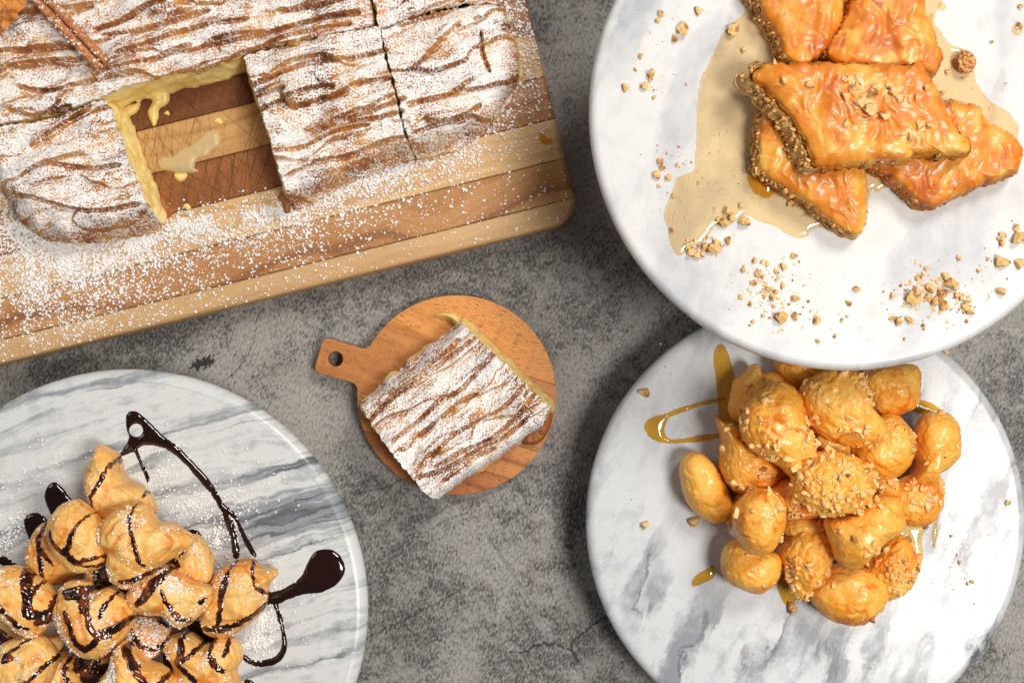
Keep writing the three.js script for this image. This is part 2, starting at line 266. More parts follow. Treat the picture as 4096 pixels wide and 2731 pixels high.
// small round board with handle
const SB = 0.012;
{
  const t = thing('round_paddle_board', 'small round wooden paddle board with holed handle under the pastry slice', 'cutting board');
  const c = at2(1049, 907, SB), k = 0.0003 * (CAM - SB), R = 229 * k, ha = 196.5 * Math.PI / 180, hx = Math.cos(ha), hz = Math.sin(ha);   // handle direction on the plan
  const nx = -hz, nz = hx, hw = 41 * k, hl = 331 * k, out = [], spread = Math.asin((hw + 0.003) / R);
  for (let i = 0; i <= 150; i++) { const a = ha + spread + (2 * Math.PI - 2 * spread) * i / 150; out.push([R * Math.cos(a), R * Math.sin(a)]); }
  const H = (l, w) => [hx * l + nx * w, hz * l + nz * w], r0 = Math.sqrt(R * R - (hw + 0.003) ** 2);
  out.push(H(r0 + 0.0025, -hw - 0.0006), H(r0 + 0.005, -hw)); const cr = 0.004;
  for (let i = 0; i <= 8; i++) { const a = i / 8 * Math.PI / 2; out.push(H(hl - cr + cr * Math.sin(a), -hw + cr - cr * Math.cos(a))); }
  for (let i = 0; i <= 8; i++) { const a = i / 8 * Math.PI / 2; out.push(H(hl - cr + cr * Math.cos(a), hw - cr + cr * Math.sin(a))); }
  out.push(H(r0 + 0.005, hw), H(r0 + 0.0025, hw + 0.0006));
  // strips run along the handle
  const ga = 18.5 * Math.PI / 180, gx = Math.cos(ga), gz = Math.sin(ga), cross = (p) => -p[0] * gz + p[1] * gx, along = (p) => p[0] * gx + p[1] * gz;
  const clip = (P, keep, lim) => { const o = []; for (let i = 0; i < P.length; i++) { const a = P[i], b = P[(i + 1) % P.length], da = keep * (cross(a) - lim), db = keep * (cross(b) - lim); if (da >= 0) o.push(a); if ((da >= 0) !== (db >= 0)) { const s = da / (da - db); o.push([mix(a[0], b[0], s), mix(a[1], b[1], s)]); } } return o; };
  const seams = [-1, -0.40, 0.28, 0.62, 1].map((s) => s * R * 1.02);
  const kinds = [
    { a: RGB(226, 158, 86), b: RGB(208, 134, 62), c: RGB(118, 62, 24), rings: 90, pores: 0.85, poreL: 150, wave: 2 },
    { a: RGB(196, 130, 70), b: RGB(166, 100, 48), c: RGB(100, 54, 24), rings: 120, pores: 0.6, poreL: 150 },
    { a: RGB(206, 140, 74), b: RGB(184, 114, 54), c: RGB(110, 60, 26), rings: 110, pores: 0.8, poreL: 150 },
    { a: RGB(190, 118, 56), b: RGB(160, 90, 40), c: RGB(88, 44, 18), rings: 100, pores: 0.8, poreL: 150, wave: 1.6 },
  ];
  for (let i = 0; i < 4; i++) {
    const P = clip(clip(out, 1, seams[i] + (i ? 0.00006 : 0)), -1, seams[i + 1] - (i < 3 ? 0.00006 : 0)), sh = new THREE.Shape(P.map(([x, z]) => new THREE.Vector2(x, z)));
    const hp = H(291 * k, 0), ho = new THREE.Path(); for (let q = 0; q < 32; q++) { const a = -q / 32 * 2 * Math.PI; ho[q ? 'lineTo' : 'moveTo'](hp[0] + 17.5 * k * Math.cos(a), hp[1] + 17.5 * k * Math.sin(a)); }
    if (cross(hp) > seams[i] && cross(hp) < seams[i + 1]) sh.holes.push(ho);
    const be = 0.0003, g = new THREE.ExtrudeGeometry(sh, { depth: SB - 2 * be - 0.0005, bevelEnabled: true, bevelThickness: be, bevelSize: be, bevelOffset: -be, bevelSegments: 2, curveSegments: 4 });
    g.rotateX(Math.PI / 2); g.translate(0, SB - be, 0);
    const p = g.attributes.position, uv = g.attributes.uv; for (let q = 0; q < p.count; q++) { const e = [p.getX(q), p.getZ(q)]; uv.setXY(q, (along(e) + 0.11) / 0.2, (cross(e) - seams[i]) / 0.045 + p.getY(q) * 5); }
    const tex = woodTex(768, 160, 0.2, 0.045, 131 + i * 5, kinds[i]);
    const o = mesh('plank', g, phy({ map: tex, roughness: 0.42, bumpMap: tex, bumpScale: 0.00015 }), t); o.position.set(c[0], 0, c[1]);
  }
}

// ================================================================== PASTRY: sugared custard pie in cut portions
const sugarWhite = RGB(244, 242, 240);
function pastryField(o) {                                // a height and a colour for the wrinkled top, over a rectangle of the plan
  const { x0, z0, x1, z1, W, ang } = o, H = Math.round(W * (z1 - z0) / (x1 - x0)), hg = new Float32Array(W * H), ca = Math.cos(ang), sa = Math.sin(ang), s = o.seed;
  const cre = o.creases.map((L) => { const P = smoothLoop(L, 5, false); let a = 1e9, b = -1e9, c = 1e9, d = -1e9; for (const [x, z] of P) { a = Math.min(a, x); b = Math.max(b, x); c = Math.min(c, z); d = Math.max(d, z); } return { P, box: [a - 0.006, b + 0.006, c - 0.006, d + 0.006], w: L.w ?? 1 }; });
  const fold = (t, sharp) => { t -= Math.floor(t); return t < sharp ? Math.sin(t / sharp * Math.PI / 2) : Math.pow(1 - (t - sharp) / (1 - sharp), 1.6); };
  for (let j = 0; j < H; j++) for (let i = 0; i < W; i++) {
    const x = mix(x0, x1, (i + 0.5) / W), z = mix(z0, z1, (j + 0.5) / H), u = x * ca - z * sa, v = x * sa + z * ca;   // u along the folds
    const w = f2(u * 12 + s, v * 22, 3) * 1.5 + f2(u * 40 + s + 9, v * 80, 2) * 0.22, amp = 0.12 + 0.88 * ss(-0.3, 0.3, f2(u * 20 + s + 4, v * 50, 2));
    let h = 0.0075 * amp * fold(v / 0.0185 + w, 0.93);
    const w2 = f2(u * 34 + s + 60, v * 70, 3) * 2.2; h += 0.0026 * (0.1 + 0.9 * ss(0.0, 0.4, f2(u * 24 + s, v * 50 + 8, 2))) * fold(v / 0.0098 + w2 * 0.7 + 3, 0.9);
    h += 0.0028 * f2(u * 28 + s * 2, v * 42, 3) + 0.0006 * n2(u * 260, v * 520) + 0.0003 * n2(u * 700 + s, v * 900);
    for (const c of cre) if (x > c.box[0] && x < c.box[1] && z > c.box[2] && z < c.box[3]) {
      let d = 1e9, side = 1; for (let k = 0; k + 1 < c.P.length; k++) { const a = c.P[k], b = c.P[k + 1], q = segD(x, z, a, b)[0]; if (q < d) { d = q; side = (b[0] - a[0]) * (z - a[1]) - (b[1] - a[1]) * (x - a[0]); } }
      d += n2(x * 500, z * 500) * 0.0005;
      if (d < 0.006) { if (side > 0) h -= 0.0044 * c.w * Math.pow(clamp(1 - d / 0.0026), 1.3); else h += 0.0022 * c.w * (1 - d / 0.006) * ss(0, 0.0009, d) - 0.004 * c.w * clamp(1 - d / 0.0008); }
    }
    hg[j * W + i] = h;
  }
  const at = (x, z) => { const i = clamp((x - x0) / (x1 - x0) * W - 0.5, 0, W - 1.001), j = clamp((z - z0) / (z1 - z0) * H - 0.5, 0, H - 1.001), a = i | 0, b = j | 0, fx = i - a, fz = j - b, k = b * W + a; return mix(mix(hg[k], hg[k + 1], fx), mix(hg[k + W], hg[k + W + 1], fx), fz); };
  const px = (x1 - x0) / W, sug = new Float32Array(W * H), gold = RGB(206, 146, 78), brown = RGB(164, 98, 46), dark = RGB(104, 54, 24), pale = RGB(222, 174, 110);
  const R = 5, map = colorTex(W, H, (fu, fv, i, j) => {
    const k = j * W + i, x = mix(x0, x1, fu), z = mix(z0, z1, fv), h = hg[k];
    const l = Math.max(0, i - R), r = Math.min(W - 1, i + R), t = Math.max(0, j - R), b = Math.min(H - 1, j + R);
    const slope = Math.hypot(hg[j * W + r] - hg[j * W + l], hg[b * W + i] - hg[t * W + i]) / (2 * R * px);
    const big = f2(x * 34 + s, z * 34, 3), mid = f2(x * 160, z * 160 + s, 3), gr = n2(x * 850, z * 850) * 0.6 + n2(x * 1900 + 5, z * 1900) * 0.45 + mid * 0.5;
    const want = (o.sugar ?? 0.62) + big * 0.45 - 0.6 * ss(0.6, 1.9, slope) - 0.42 * ss(0.1, 0.42, f2((x * ca - z * sa) * 26 + s, (x * sa + z * ca) * 120 + 3, 3)) + (o.dust ? o.dust(x, z) : 0);
    let q = ss(-0.14, 0.14, want - 0.5 + gr * 1.25); sug[k] = q * (0.7 + 0.3 * clamp(gr + 0.5));
    const br = f2(x * 45 + 9, z * 45 + s, 4), u = x * ca - z * sa, v = x * sa + z * ca, fib = n2(u * 220, v * 1900);
    let c = mix3(gold, brown, ss(-0.25, 0.3, br + fib * 0.12)); c = mix3(c, dark, 0.8 * ss(0.18, 0.5, br + f2(x * 18, z * 18 + 3, 2) * 0.5)); c = mix3(c, pale, 0.7 * ss(0.2, 0.5, -br));
    if (o.burnt) c = mix3(c, dark, o.burnt(x, z));
    return mix3(c, sugarWhite, q * 0.97);
  });
  const bump = grayTex(W, H, (u, v, i, j) => 0.25 + 0.6 * sug[j * W + i] + 0.12 * n2(i * 0.5, j * 0.5));
  const mat = std({ map, bumpMap: bump, bumpScale: 0.00035, roughness: 0.72 });
  return { at, mat, uv: (x, z) => [(x - x0) / (x1 - x0), (z - z0) / (z1 - z0)], sug: (x, z) => sug[clamp(Math.floor((z - z0) / (z1 - z0) * H), 0, H - 1) * W + clamp(Math.floor((x - x0) / (x1 - x0) * W), 0, W - 1)] };
}
const custardBump = grayTex(256, 256, (u, v) => 0.5 + 0.5 * f2(u * 9, v * 9, 4));
const custard = phy({ vertexColors: true, roughness: 0.38, clearcoat: 0.2, clearcoatRoughness: 0.25, bumpMap: custardBump, bumpScale: 0.0006 });
const coons = (E, s, t) => { const g = (P, q) => { const f = q * (P.length - 1), i = Math.min(P.length - 2, f | 0), k = f - i; return [mix(P[i][0], P[i + 1][0], k), mix(P[i][1], P[i + 1][1], k)]; }; const a = g(E.bottom, s), b = g(E.top, s), c = g(E.left, t), d = g(E.right, t); const p00 = E.bottom[0], p10 = E.bottom[E.bottom.length - 1], p01 = E.top[0], p11 = E.top[E.top.length - 1]; return [0, 1].map((k) => (1 - t) * a[k] + t * b[k] + (1 - s) * c[k] + s * d[k] - ((1 - s) * (1 - t) * p00[k] + s * (1 - t) * p10[k] + (1 - s) * t * p01[k] + s * t * p11[k])); };
const portions = [];
function portion(t, F, E4, outline, yb, h0, edge, cell, seed) {
  const E = {}; let NS = 0, NT = 0; const len = (P) => P.reduce((a, p, i) => i ? a + Math.hypot(p[0] - P[i - 1][0], p[1] - P[i - 1][1]) : 0, 0);
  NS = Math.ceil(Math.max(len(E4.bottom), len(E4.top)) / cell); NT = Math.ceil(Math.max(len(E4.left), len(E4.right)) / cell);
  const rag = (P, k) => P.map(([x, z]) => [x + n2(x * 240 + seed, z * 240) * 0.0011 + n2(x * 900, z * 900 + k) * 0.0004, z + n2(x * 240 + 31, z * 240 + seed) * 0.0011 + n2(x * 900 + 7, z * 900) * 0.0004]);
  E.bottom = rag(resample(smoothLoop(E4.bottom, 6, false), NS + 1), 1); E.top = rag(resample(smoothLoop(E4.top, 6, false), NS + 1), 2); E.left = rag(resample(smoothLoop(E4.left, 6, false), NT + 1), 3); E.right = rag(resample(smoothLoop(E4.right, 6, false), NT + 1), 4);
  const top = (x, z) => { const d = clamp(polySD(x, z, outline) + n2(x * 70, z * 70) * 0.003, 0, edge) / edge, k = Math.sqrt(1 - (1 - d) ** 2); return yb + Math.max(0.0012, (0.1 + 0.9 * k) * h0 * (0.93 + 0.14 * f2(x * 12, z * 12, 2)) + F.at(x, z) * (0.45 + 0.55 * k) - 0.0025); };
  const pos = [], uv = [], idx = [], cols = NS + 3, rim = 0.004;
  const put = (s, t, dy) => { const [x, z] = coons(E, clamp(s), clamp(t)); pos.push(x, Math.max(yb + 0.0004, top(x, z) - dy), z); uv.push(...F.uv(x, z)); };
  for (let j = -1; j <= NT + 1; j++) for (let i = -1; i <= NS + 1; i++) put(i / NS, j / NT, i < 0 || j < 0 || i > NS || j > NT ? rim : 0);
  for (let j = 0; j < NT + 2; j++) for (let i = 0; i < NS + 2; i++) { const a = j * cols + i, b = a + 1, c = a + cols, d = c + 1; idx.push(a, b, c, b, d, c); }
  const g = geo(pos, idx, null, uv); if (g.attributes.normal.getY(Math.floor(cols * (NT / 2) + cols / 2)) < 0) { for (let i = 0; i < idx.length; i += 3) { const q = idx[i]; idx[i] = idx[i + 1]; idx[i + 1] = q; } g.setIndex(idx); g.computeVertexNormals(); }
  mesh('crust', g, F.mat, t);
  // the filling: a wall all round, just inside the crust's rim
  const ring = [...E.bottom.slice(0, -1), ...E.right.slice(0, -1), ...E.top.slice().reverse().slice(0, -1), ...E.left.slice().reverse().slice(0, -1)].map((p) => p.slice());
  for (let k = 0; k < 2; k++) { const o = ring.map((p) => p.slice()); for (let i = 0; i < ring.length; i++) for (let d = 0; d < 2; d++) { let a = 0; for (let q = -4; q <= 4; q++) a += o[(i + q + ring.length) % ring.length][d]; ring[i][d] = a / 9; } }
  const cx = ring.reduce((a, p) => a + p[0], 0) / ring.length, cz = ring.reduce((a, p) => a + p[1], 0) / ring.length, P2 = [], C2 = [], I2 = [], U2 = [], n = ring.length, ROWS = 16;
  const ca = RGB(250, 228, 156), cb = RGB(240, 206, 116), cc = RGB(206, 140, 66); let arc = 0;
  for (let i = 0; i < n; i++) {
    const [x, z] = ring[i], a = ring[(i + n - 3) % n], b = ring[(i + 3) % n]; let nx = b[1] - a[1], nz = -(b[0] - a[0]); const l = Math.hypot(nx, nz) || 1; nx /= l; nz /= l; if (nx * (x - cx) + nz * (z - cz) < 0) { nx = -nx; nz = -nz; }
    const yt = top(x, z) - rim * 0.5; arc += cell;
    for (let k = 0; k <= ROWS; k++) { const q = k / ROWS, y = mix(yb + 0.0003, yt, q), f = f3(x * 120, y * 150, z * 120 + seed, 3), o = Math.min(yt - yb, 0.02) / 0.02 * (0.0024 * f + 0.0055 * (1 - q) - 0.0006 - 0.0018 * ss(0.85, 1, q)) - 0.0006; P2.push(x + nx * o, y, z + nz * o); const c = mix3(mix3(ca, cb, ss(-0.3, 0.4, f3(x * 60, y * 90, z * 60, 2))), cc, clamp(ss(0.86, 0.97, q + 0.2 * f) + 0.6 * ss(0.1, 0.02, q))); C2.push(...c); U2.push(arc * 30, y * 30); }
  }
  for (let i = 0; i < n; i++) for (let k = 0; k < ROWS; k++) { const a = i * (ROWS + 1) + k, b = ((i + 1) % n) * (ROWS + 1) + k; I2.push(a, b, a + 1, b, b + 1, a + 1); }
  const gc = geo(P2, I2, C2, U2), gn = gc.attributes.normal; { const k = 5 * (ROWS + 1) + 8; if (gn.getX(k) * (P2[k * 3] - cx) + gn.getZ(k) * (P2[k * 3 + 2] - cz) < 0) { for (let i = 0; i < I2.length; i += 3) { const q = I2[i]; I2[i] = I2[i + 1]; I2[i + 1] = q; } gc.setIndex(I2); gc.computeVertexNormals(); } }
  mesh('custard_filling', gc, custard, t);
  portions.push({ top, E }); return t;
}
const PB = BT + 0.0004, PH = 0.034, PY = PB + PH;
const q2 = (L, y = PY) => L.map(([x, z]) => at2(x, z, y));
const pieOutline = [...q2([[-110, 300], [-60, 370], [0, 435], [50, 500], [95, 547], [180, 556], [260, 545], [352, 521], [500, 490], [660, 474], [700, 457], [800, 404], [870, 376], [950, 354], [1030, 339], [1092, 309], [1140, 272], [1178, 220], [1194, 160], [1186, 100], [1160, 32], [1130, -20], [1095, -70], [1050, -130]], PB + 0.003), ...q2([[840, -220], [400, -170], [100, -140], [-190, -80], [-200, 50], [-165, 200]])];
const EDGE = (L) => q2(L, PB + 0.003);
const creases = [
  [[-40, 118], [0, 113], [77, 108], [143, 103], [182, 100]], [[-20, 172], [0, 164], [38, 146], [103, 138], [178, 131]], [[159, 28], [180, 18], [203, 8]], [[215, 62], [282, 41], [340, 12], [380, 0]], [[236, 78], [320, 66], [400, 42], [470, 18]],
  [[269, 120], [333, 100], [400, 72], [470, 56], [560, 40]], [[213, 167], [308, 143], [351, 131], [430, 100]], [[85, 320], [146, 279], [200, 240]], [[121, 373], [205, 383], [270, 378]], [[33, 447], [66, 450], [198, 483], [311, 467]], [[20, 250], [80, 262], [150, 240]], [[40, 195], [110, 205], [170, 190], [215, 180]],
  [[360, 190], [470, 155], [540, 130]], [[688, 241], [771, 213], [822, 187], [892, 178]], [[714, 298], [796, 270], [860, 248], [925, 222]], [[777, 282], [850, 270], [922, 252]], [[631, 343], [695, 336], [765, 302], [840, 285]], [[606, 105], [657, 79], [720, 67], [800, 50]],
  [[575, 190], [640, 165], [720, 140], [800, 130], [885, 112]], [[590, 255], [650, 225], [700, 205], [760, 195]], [[660, 400], [730, 368], [800, 352], [880, 320], [930, 312]], [[952, 149], [1018, 86], [1050, 55]], [[940, 235], [1000, 220], [1040, 208], [1085, 178]], [[955, 300], [1010, 278], [1060, 270], [1100, 240]], [[1105, 75], [1110, 120], [1125, 160]], [[940, 40], [1010, 25], [1060, 0]], [[640, 20], [720, 8], [800, -12]], [[480, 100], [580, 78], [700, 44], [820, 25]],
].map((L) => q2(L));
const [fx0, fz0] = at2(-245, -230, PY), [fx1, fz1] = at2(1215, 575, PB);
const burntSpots = q2([[655, 220], [700, 215], [600, 250]]).map((p) => p);
const PIE = pastryField({ x0: fx0, z0: fz0, x1: fx1 - 0.004, z1: fz1, W: 2048, ang: BA, seed: 5.3, creases, sugar: 0.86,
  dust: (x, z) => -0.5 * ss(0.011, 0.001, polySD(x, z, pieOutline)) + 0.1 * ss(-0.1, 0.0, x) - 0.1 * ss(-0.1, -0.17, z) * ss(0, -0.1, x),
  burnt: (x, z) => 0.7 * Math.max(...burntSpots.map((p) => ss(0.012, 0.003, Math.hypot(x - p[0], z - p[1]) + 0.006 * f2(x * 120, z * 120, 2)))) });
const pieGroup = 'portions of the big custard pastry';
const cutAC = [[240, 228], [262, 280], [285, 345], [312, 410], [335, 470], [352, 517]];
portion(thing('custard_pastry', 'sugared custard pastry portion with bare yellow cut side, left of the empty gap', 'pastry', pieGroup), PIE, { bottom: EDGE([[55, 503], [95, 547], [180, 556], [260, 545], [352, 520]]), top: q2([[-115, 312], [0, 287], [100, 272], [160, 252], [215, 232], [240, 228]]), left: [...EDGE([[55, 503], [0, 438], [-60, 373]]), ...q2([[-115, 312]])], right: q2([...cutAC].reverse()) }, pieOutline, PB, PH, 0.02, 0.0006, 1);
portion(thing('custard_pastry', 'long sugared custard pastry portion with the cinnamon stick lying on it', 'pastry', pieGroup), PIE, { bottom: q2([[-110, 300], [0, 279], [100, 262], [180, 238], [232, 219], [300, 192], [400, 168], [480, 152], [545, 124], [600, 108], [720, 82], [800, 65], [856, 52]]), top: q2([[-190, -80], [100, -140], [400, -170], [836, -215]]), left: q2([[-110, 300], [-165, 200], [-195, 50], [-190, -80]]), right: q2([[856, 52], [849, 10], [840, -60], [836, -215]]) }, pieOutline, PB, PH, 0.02, 0.0006, 2);
portion(thing('custard_pastry', 'thickly sugared custard pastry portion between the empty gap and the rounded end', 'pastry', pieGroup), PIE, { bottom: EDGE([[658, 474], [700, 457], [800, 404], [870, 376], [944, 354]]), top: q2([[556, 126], [600, 110.5], [720, 84.5], [800, 67.5], [869, 56]]), left: q2([[556, 126], [575, 190], [600, 260], [625, 340], [646, 420], [658, 472]].reverse()), right: q2([[869, 56], [883, 130], [899, 182], [918, 270], [930, 312], [942, 354]].reverse()) }, pieOutline, PB, PH, 0.02, 0.0006, 3);
portion(thing('custard_pastry', 'rounded end portion of the sugared custard pastry, at the board corner', 'pastry', pieGroup), PIE, { bottom: EDGE([[948, 353], [1030, 339], [1092, 309], [1140, 272]]), top: q2([[873, 65], [960, 45], [1060, 30], [1158, 26]]), left: q2([[873, 65], [888, 130], [904, 182], [923, 270], [935, 312], [947, 353]].reverse()), right: EDGE([[1140, 272], [1178, 220], [1194, 160], [1186, 100], [1158, 26]]) }, pieOutline, PB, PH, 0.02, 0.0006, 4);
portion(thing('custard_pastry', 'sugared custard pastry portion behind the rounded end, beside a dark knife cut', 'pastry', pieGroup), PIE, { bottom: q2([[867, 62], [960, 42.5], [1060, 27], [1156, 22]]), top: q2([[846, -215], [920, -190], [990, -160], [1050, -130]]), left: q2([[867, 62], [860, 10], [848, -60], [846, -215]]), right: EDGE([[1156, 22], [1130, -20], [1095, -70], [1050, -130]]) }, pieOutline, PB, PH, 0.02, 0.0006, 5);
// the served slice
const SY = SB + 0.0004, SH = 0.031, sT = (L) => q2(L, SY + SH), sE = (L) => q2(L, SY + 0.004);
const sliceOutline = [...sT([[1056, 733], [960, 810], [870, 880], [818, 926], [700, 1000], [760, 1120], [900, 1200]]), ...sE([[1010, 1143], [1060, 1108], [1110, 1070], [1150, 1045], [1200, 1012], [1236, 985], [1268, 938]]), ...sT([[1340, 900], [1250, 780], [1150, 700]])];
const [sx0, sz0] = at2(800, 720, SY + SH), [sx1, sz1] = at2(1285, 1155, SY);
const SLI = pastryField({ x0: sx0, z0: sz0, x1: sx1, z1: sz1, W: 1024, ang: 37 * Math.PI / 180, seed: 41.7, sugar: 0.92,
  creases: [[[880, 930], [930, 890], [990, 850], [1040, 810], [1090, 775]], [[960, 1000], [1010, 960], [1050, 925], [1090, 905]], [[900, 1010], [960, 965], [1010, 915], [1060, 890], [1140, 800]], [[990, 1045], [1050, 990], [1110, 960], [1160, 930], [1200, 885]], [[1000, 1070], [1060, 1035], [1120, 1010], [1180, 960], [1225, 905]], [[960, 1095], [1020, 1075], [1090, 1035], [1150, 1005], [1210, 960]], [[850, 960], [900, 905], [960, 860], [1050, 780]], [[1020, 1100], [1070, 1060], [1130, 1030]]].map((L) => sT(L)),
  burnt: (x, z) => { const p = at2(1228, 985, SY + 0.01); return 0.9 * ss(0.013, 0.006, Math.hypot(x - p[0], z - p[1]) + 0.005 * f2(x * 150, z * 150, 2)); } });
portion(thing('custard_pastry_slice', 'square sugared custard pastry slice served on the small round board', 'pastry'), SLI, { bottom: sT([[820, 927], [850, 968], [905, 1040], [950, 1090], [985, 1125], [1010, 1141]]), top: sT([[1056, 735], [1100, 780], [1160, 835], [1210, 885], [1264, 934]]), left: sT([[820, 927], [870, 884], [960, 812], [1010, 772], [1056, 735]]), right: sE([[1010, 1142], [1060, 1108], [1110, 1070], [1150, 1045], [1200, 1014], [1240, 990], [1266, 936]]) }, sliceOutline, SY, SH, 0.012, 0.0005, 6);
// cinnamon stick: bark rolled up from both sides
{
  const t = thing('cinnamon_stick', 'rolled cinnamon stick dusted with sugar, lying across the pastry', 'cinnamon'), yb = PB + PH + 0.0062;
  const a = at2(70, -30, yb), b = at2(240, 152, yb), L = Math.hypot(b[0] - a[0], b[1] - a[1]), NL = 160, prof = [];
  const spiral = (cx, dir) => { const o = []; for (let i = 0; i <= 34; i++) { const q = i / 34, an = -Math.PI / 2 - dir * q * 2 * Math.PI * 1.3, r = 0.0029 - 0.0013 * q; o.push([cx + r * Math.cos(an), 0.0036 + r * Math.sin(an)]); } return o; };
  const mid = [...spiral(-0.0029, 1).reverse(), [0, 0.0007], ...spiral(0.0029, -1)], th = 0.00038;
  for (const sgn of [1, -1]) { const P = sgn > 0 ? mid : mid.slice().reverse(); P.forEach((p, i) => { const u = P[Math.max(0, i - 1)], v = P[Math.min(P.length - 1, i + 1)], dx = v[0] - u[0], dy = v[1] - u[1], l = Math.hypot(dx, dy); prof.push([p[0] - dy / l * th, p[1] + dx / l * th]); }); }
  const n = prof.length, pos = [], col = [], idx = [], A = RGB(204, 136, 84), B = RGB(158, 92, 52);
  for (let k = 0; k <= NL; k++) { const q = k / NL, w = 1 + 0.06 * n2(q * 6, 4); prof.forEach(([x, y], i) => { const f = n3(x * 900, y * 900, q * 14), j = 0.00025 * f; pos.push(x * w + j, Math.max(0.0001, y * w + j), q * L); const c = mix3(mix3(A, B, ss(-0.4, 0.5, n3(x * 1300, y * 1300, q * 22) + 0.4 * n3(x * 400, y * 400, q * 60))), B, 0); col.push(...c); }); }
  for (let k = 0; k < NL; k++) for (let i = 0; i < n; i++) { const p = k * n + i, q = k * n + (i + 1) % n; idx.push(p, p + n, q, q, p + n, q + n); }
  for (const k of [0, NL]) for (let i = 0; i + 1 < n / 2; i++) { const p = k * n + i, q = p + 1, r = k * n + n - 1 - i, s = r - 1; if (k) idx.push(p, r, q, q, r, s); else idx.push(p, q, r, q, s, r); }
  const g = geo(pos, idx, col); mesh('bark', g, std({ vertexColors: true, roughness: 0.75 }), t);
  t.position.set(a[0], yb, a[1]); t.rotation.y = Math.atan2(b[0] - a[0], b[1] - a[1]);
  // sugar caught on it
  const r = rng(9), sp = [], P = g.attributes.position; for (let i = 0; i < 2200; i++) { const k = Math.floor(r() * P.count), y = P.getY(k); if (y < 0.0042 || f2(P.getX(k) * 300, P.getZ(k) * 160, 2) < 0.04) continue; sp.push([P.getX(k) + (r() - 0.5) * 0.001, y + 0.0002, P.getZ(k) + (r() - 0.5) * 0.001, 0.0003 + 0.0007 * r() * r()]); }
  const ico = new THREE.IcosahedronGeometry(1, 1), ip = ico.attributes.position, op = []; for (const [x, y, z, s] of sp) for (let i = 0; i < ip.count; i++) op.push(x + ip.getX(i) * s, y + ip.getY(i) * s * 0.6, z + ip.getZ(i) * s);
  const sg = new THREE.BufferGeometry(); sg.setAttribute('position', new THREE.BufferAttribute(new Float32Array(op), 3)); sg.computeVertexNormals();
  mesh('sugar_coating', sg, std({ color: new THREE.Color(...sugarWhite), roughness: 0.9 }), t).userData.kind = 'stuff';
}
// bare phyllo flake at the back
{
  const pts = [[-60, 20], [-30, 66], [-5, 60], [8, 67], [20, 52], [36, 45], [40, 26], [56, 14], [62, -8], [60, -40], [0, -60], [-50, -30]], c = at2(10, 8, PY + 0.006), P = resample(smoothLoop(q2(pts, PY + 0.006), 8), 120, true), pos = [], col = [], idx = [], NR = 24;
  for (let k = 0; k <= NR; k++) for (let i = 0; i < 120; i++) { const s = k / NR, x = mix(c[0], P[i][0], s), z = mix(c[1], P[i][1], s); const f = f2(x * 130, z * 130, 3); pos.push(x, PY + 0.0045 + 0.004 * f + 0.004 * (1 - s * s), z); col.push(...mix3(RGB(214, 142, 60), RGB(168, 92, 36), ss(-0.3, 0.35, f2(x * 90 + 4, z * 200, 3)))); }
  for (let k = 0; k < NR; k++) for (let i = 0; i < 120; i++) { const a = k * 120 + i, b = k * 120 + (i + 1) % 120; idx.push(a, b, a + 120, b, b + 120, a + 120); }
  const g0 = geo(pos, idx, col), n = g0.attributes.normal; if (n.getY(60 * 20) < 0) { for (let i = 0; i < idx.length; i += 3) [idx[i], idx[i + 1]] = [idx[i + 1], idx[i]]; g0.setIndex(idx); g0.computeVertexNormals(); }
  tag(mesh('phyllo_flake', g0, phy({ vertexColors: true, roughness: 0.5, side: THREE.DoubleSide })), 'bare golden phyllo flake curled up behind the cinnamon stick', 'pastry flake');
}
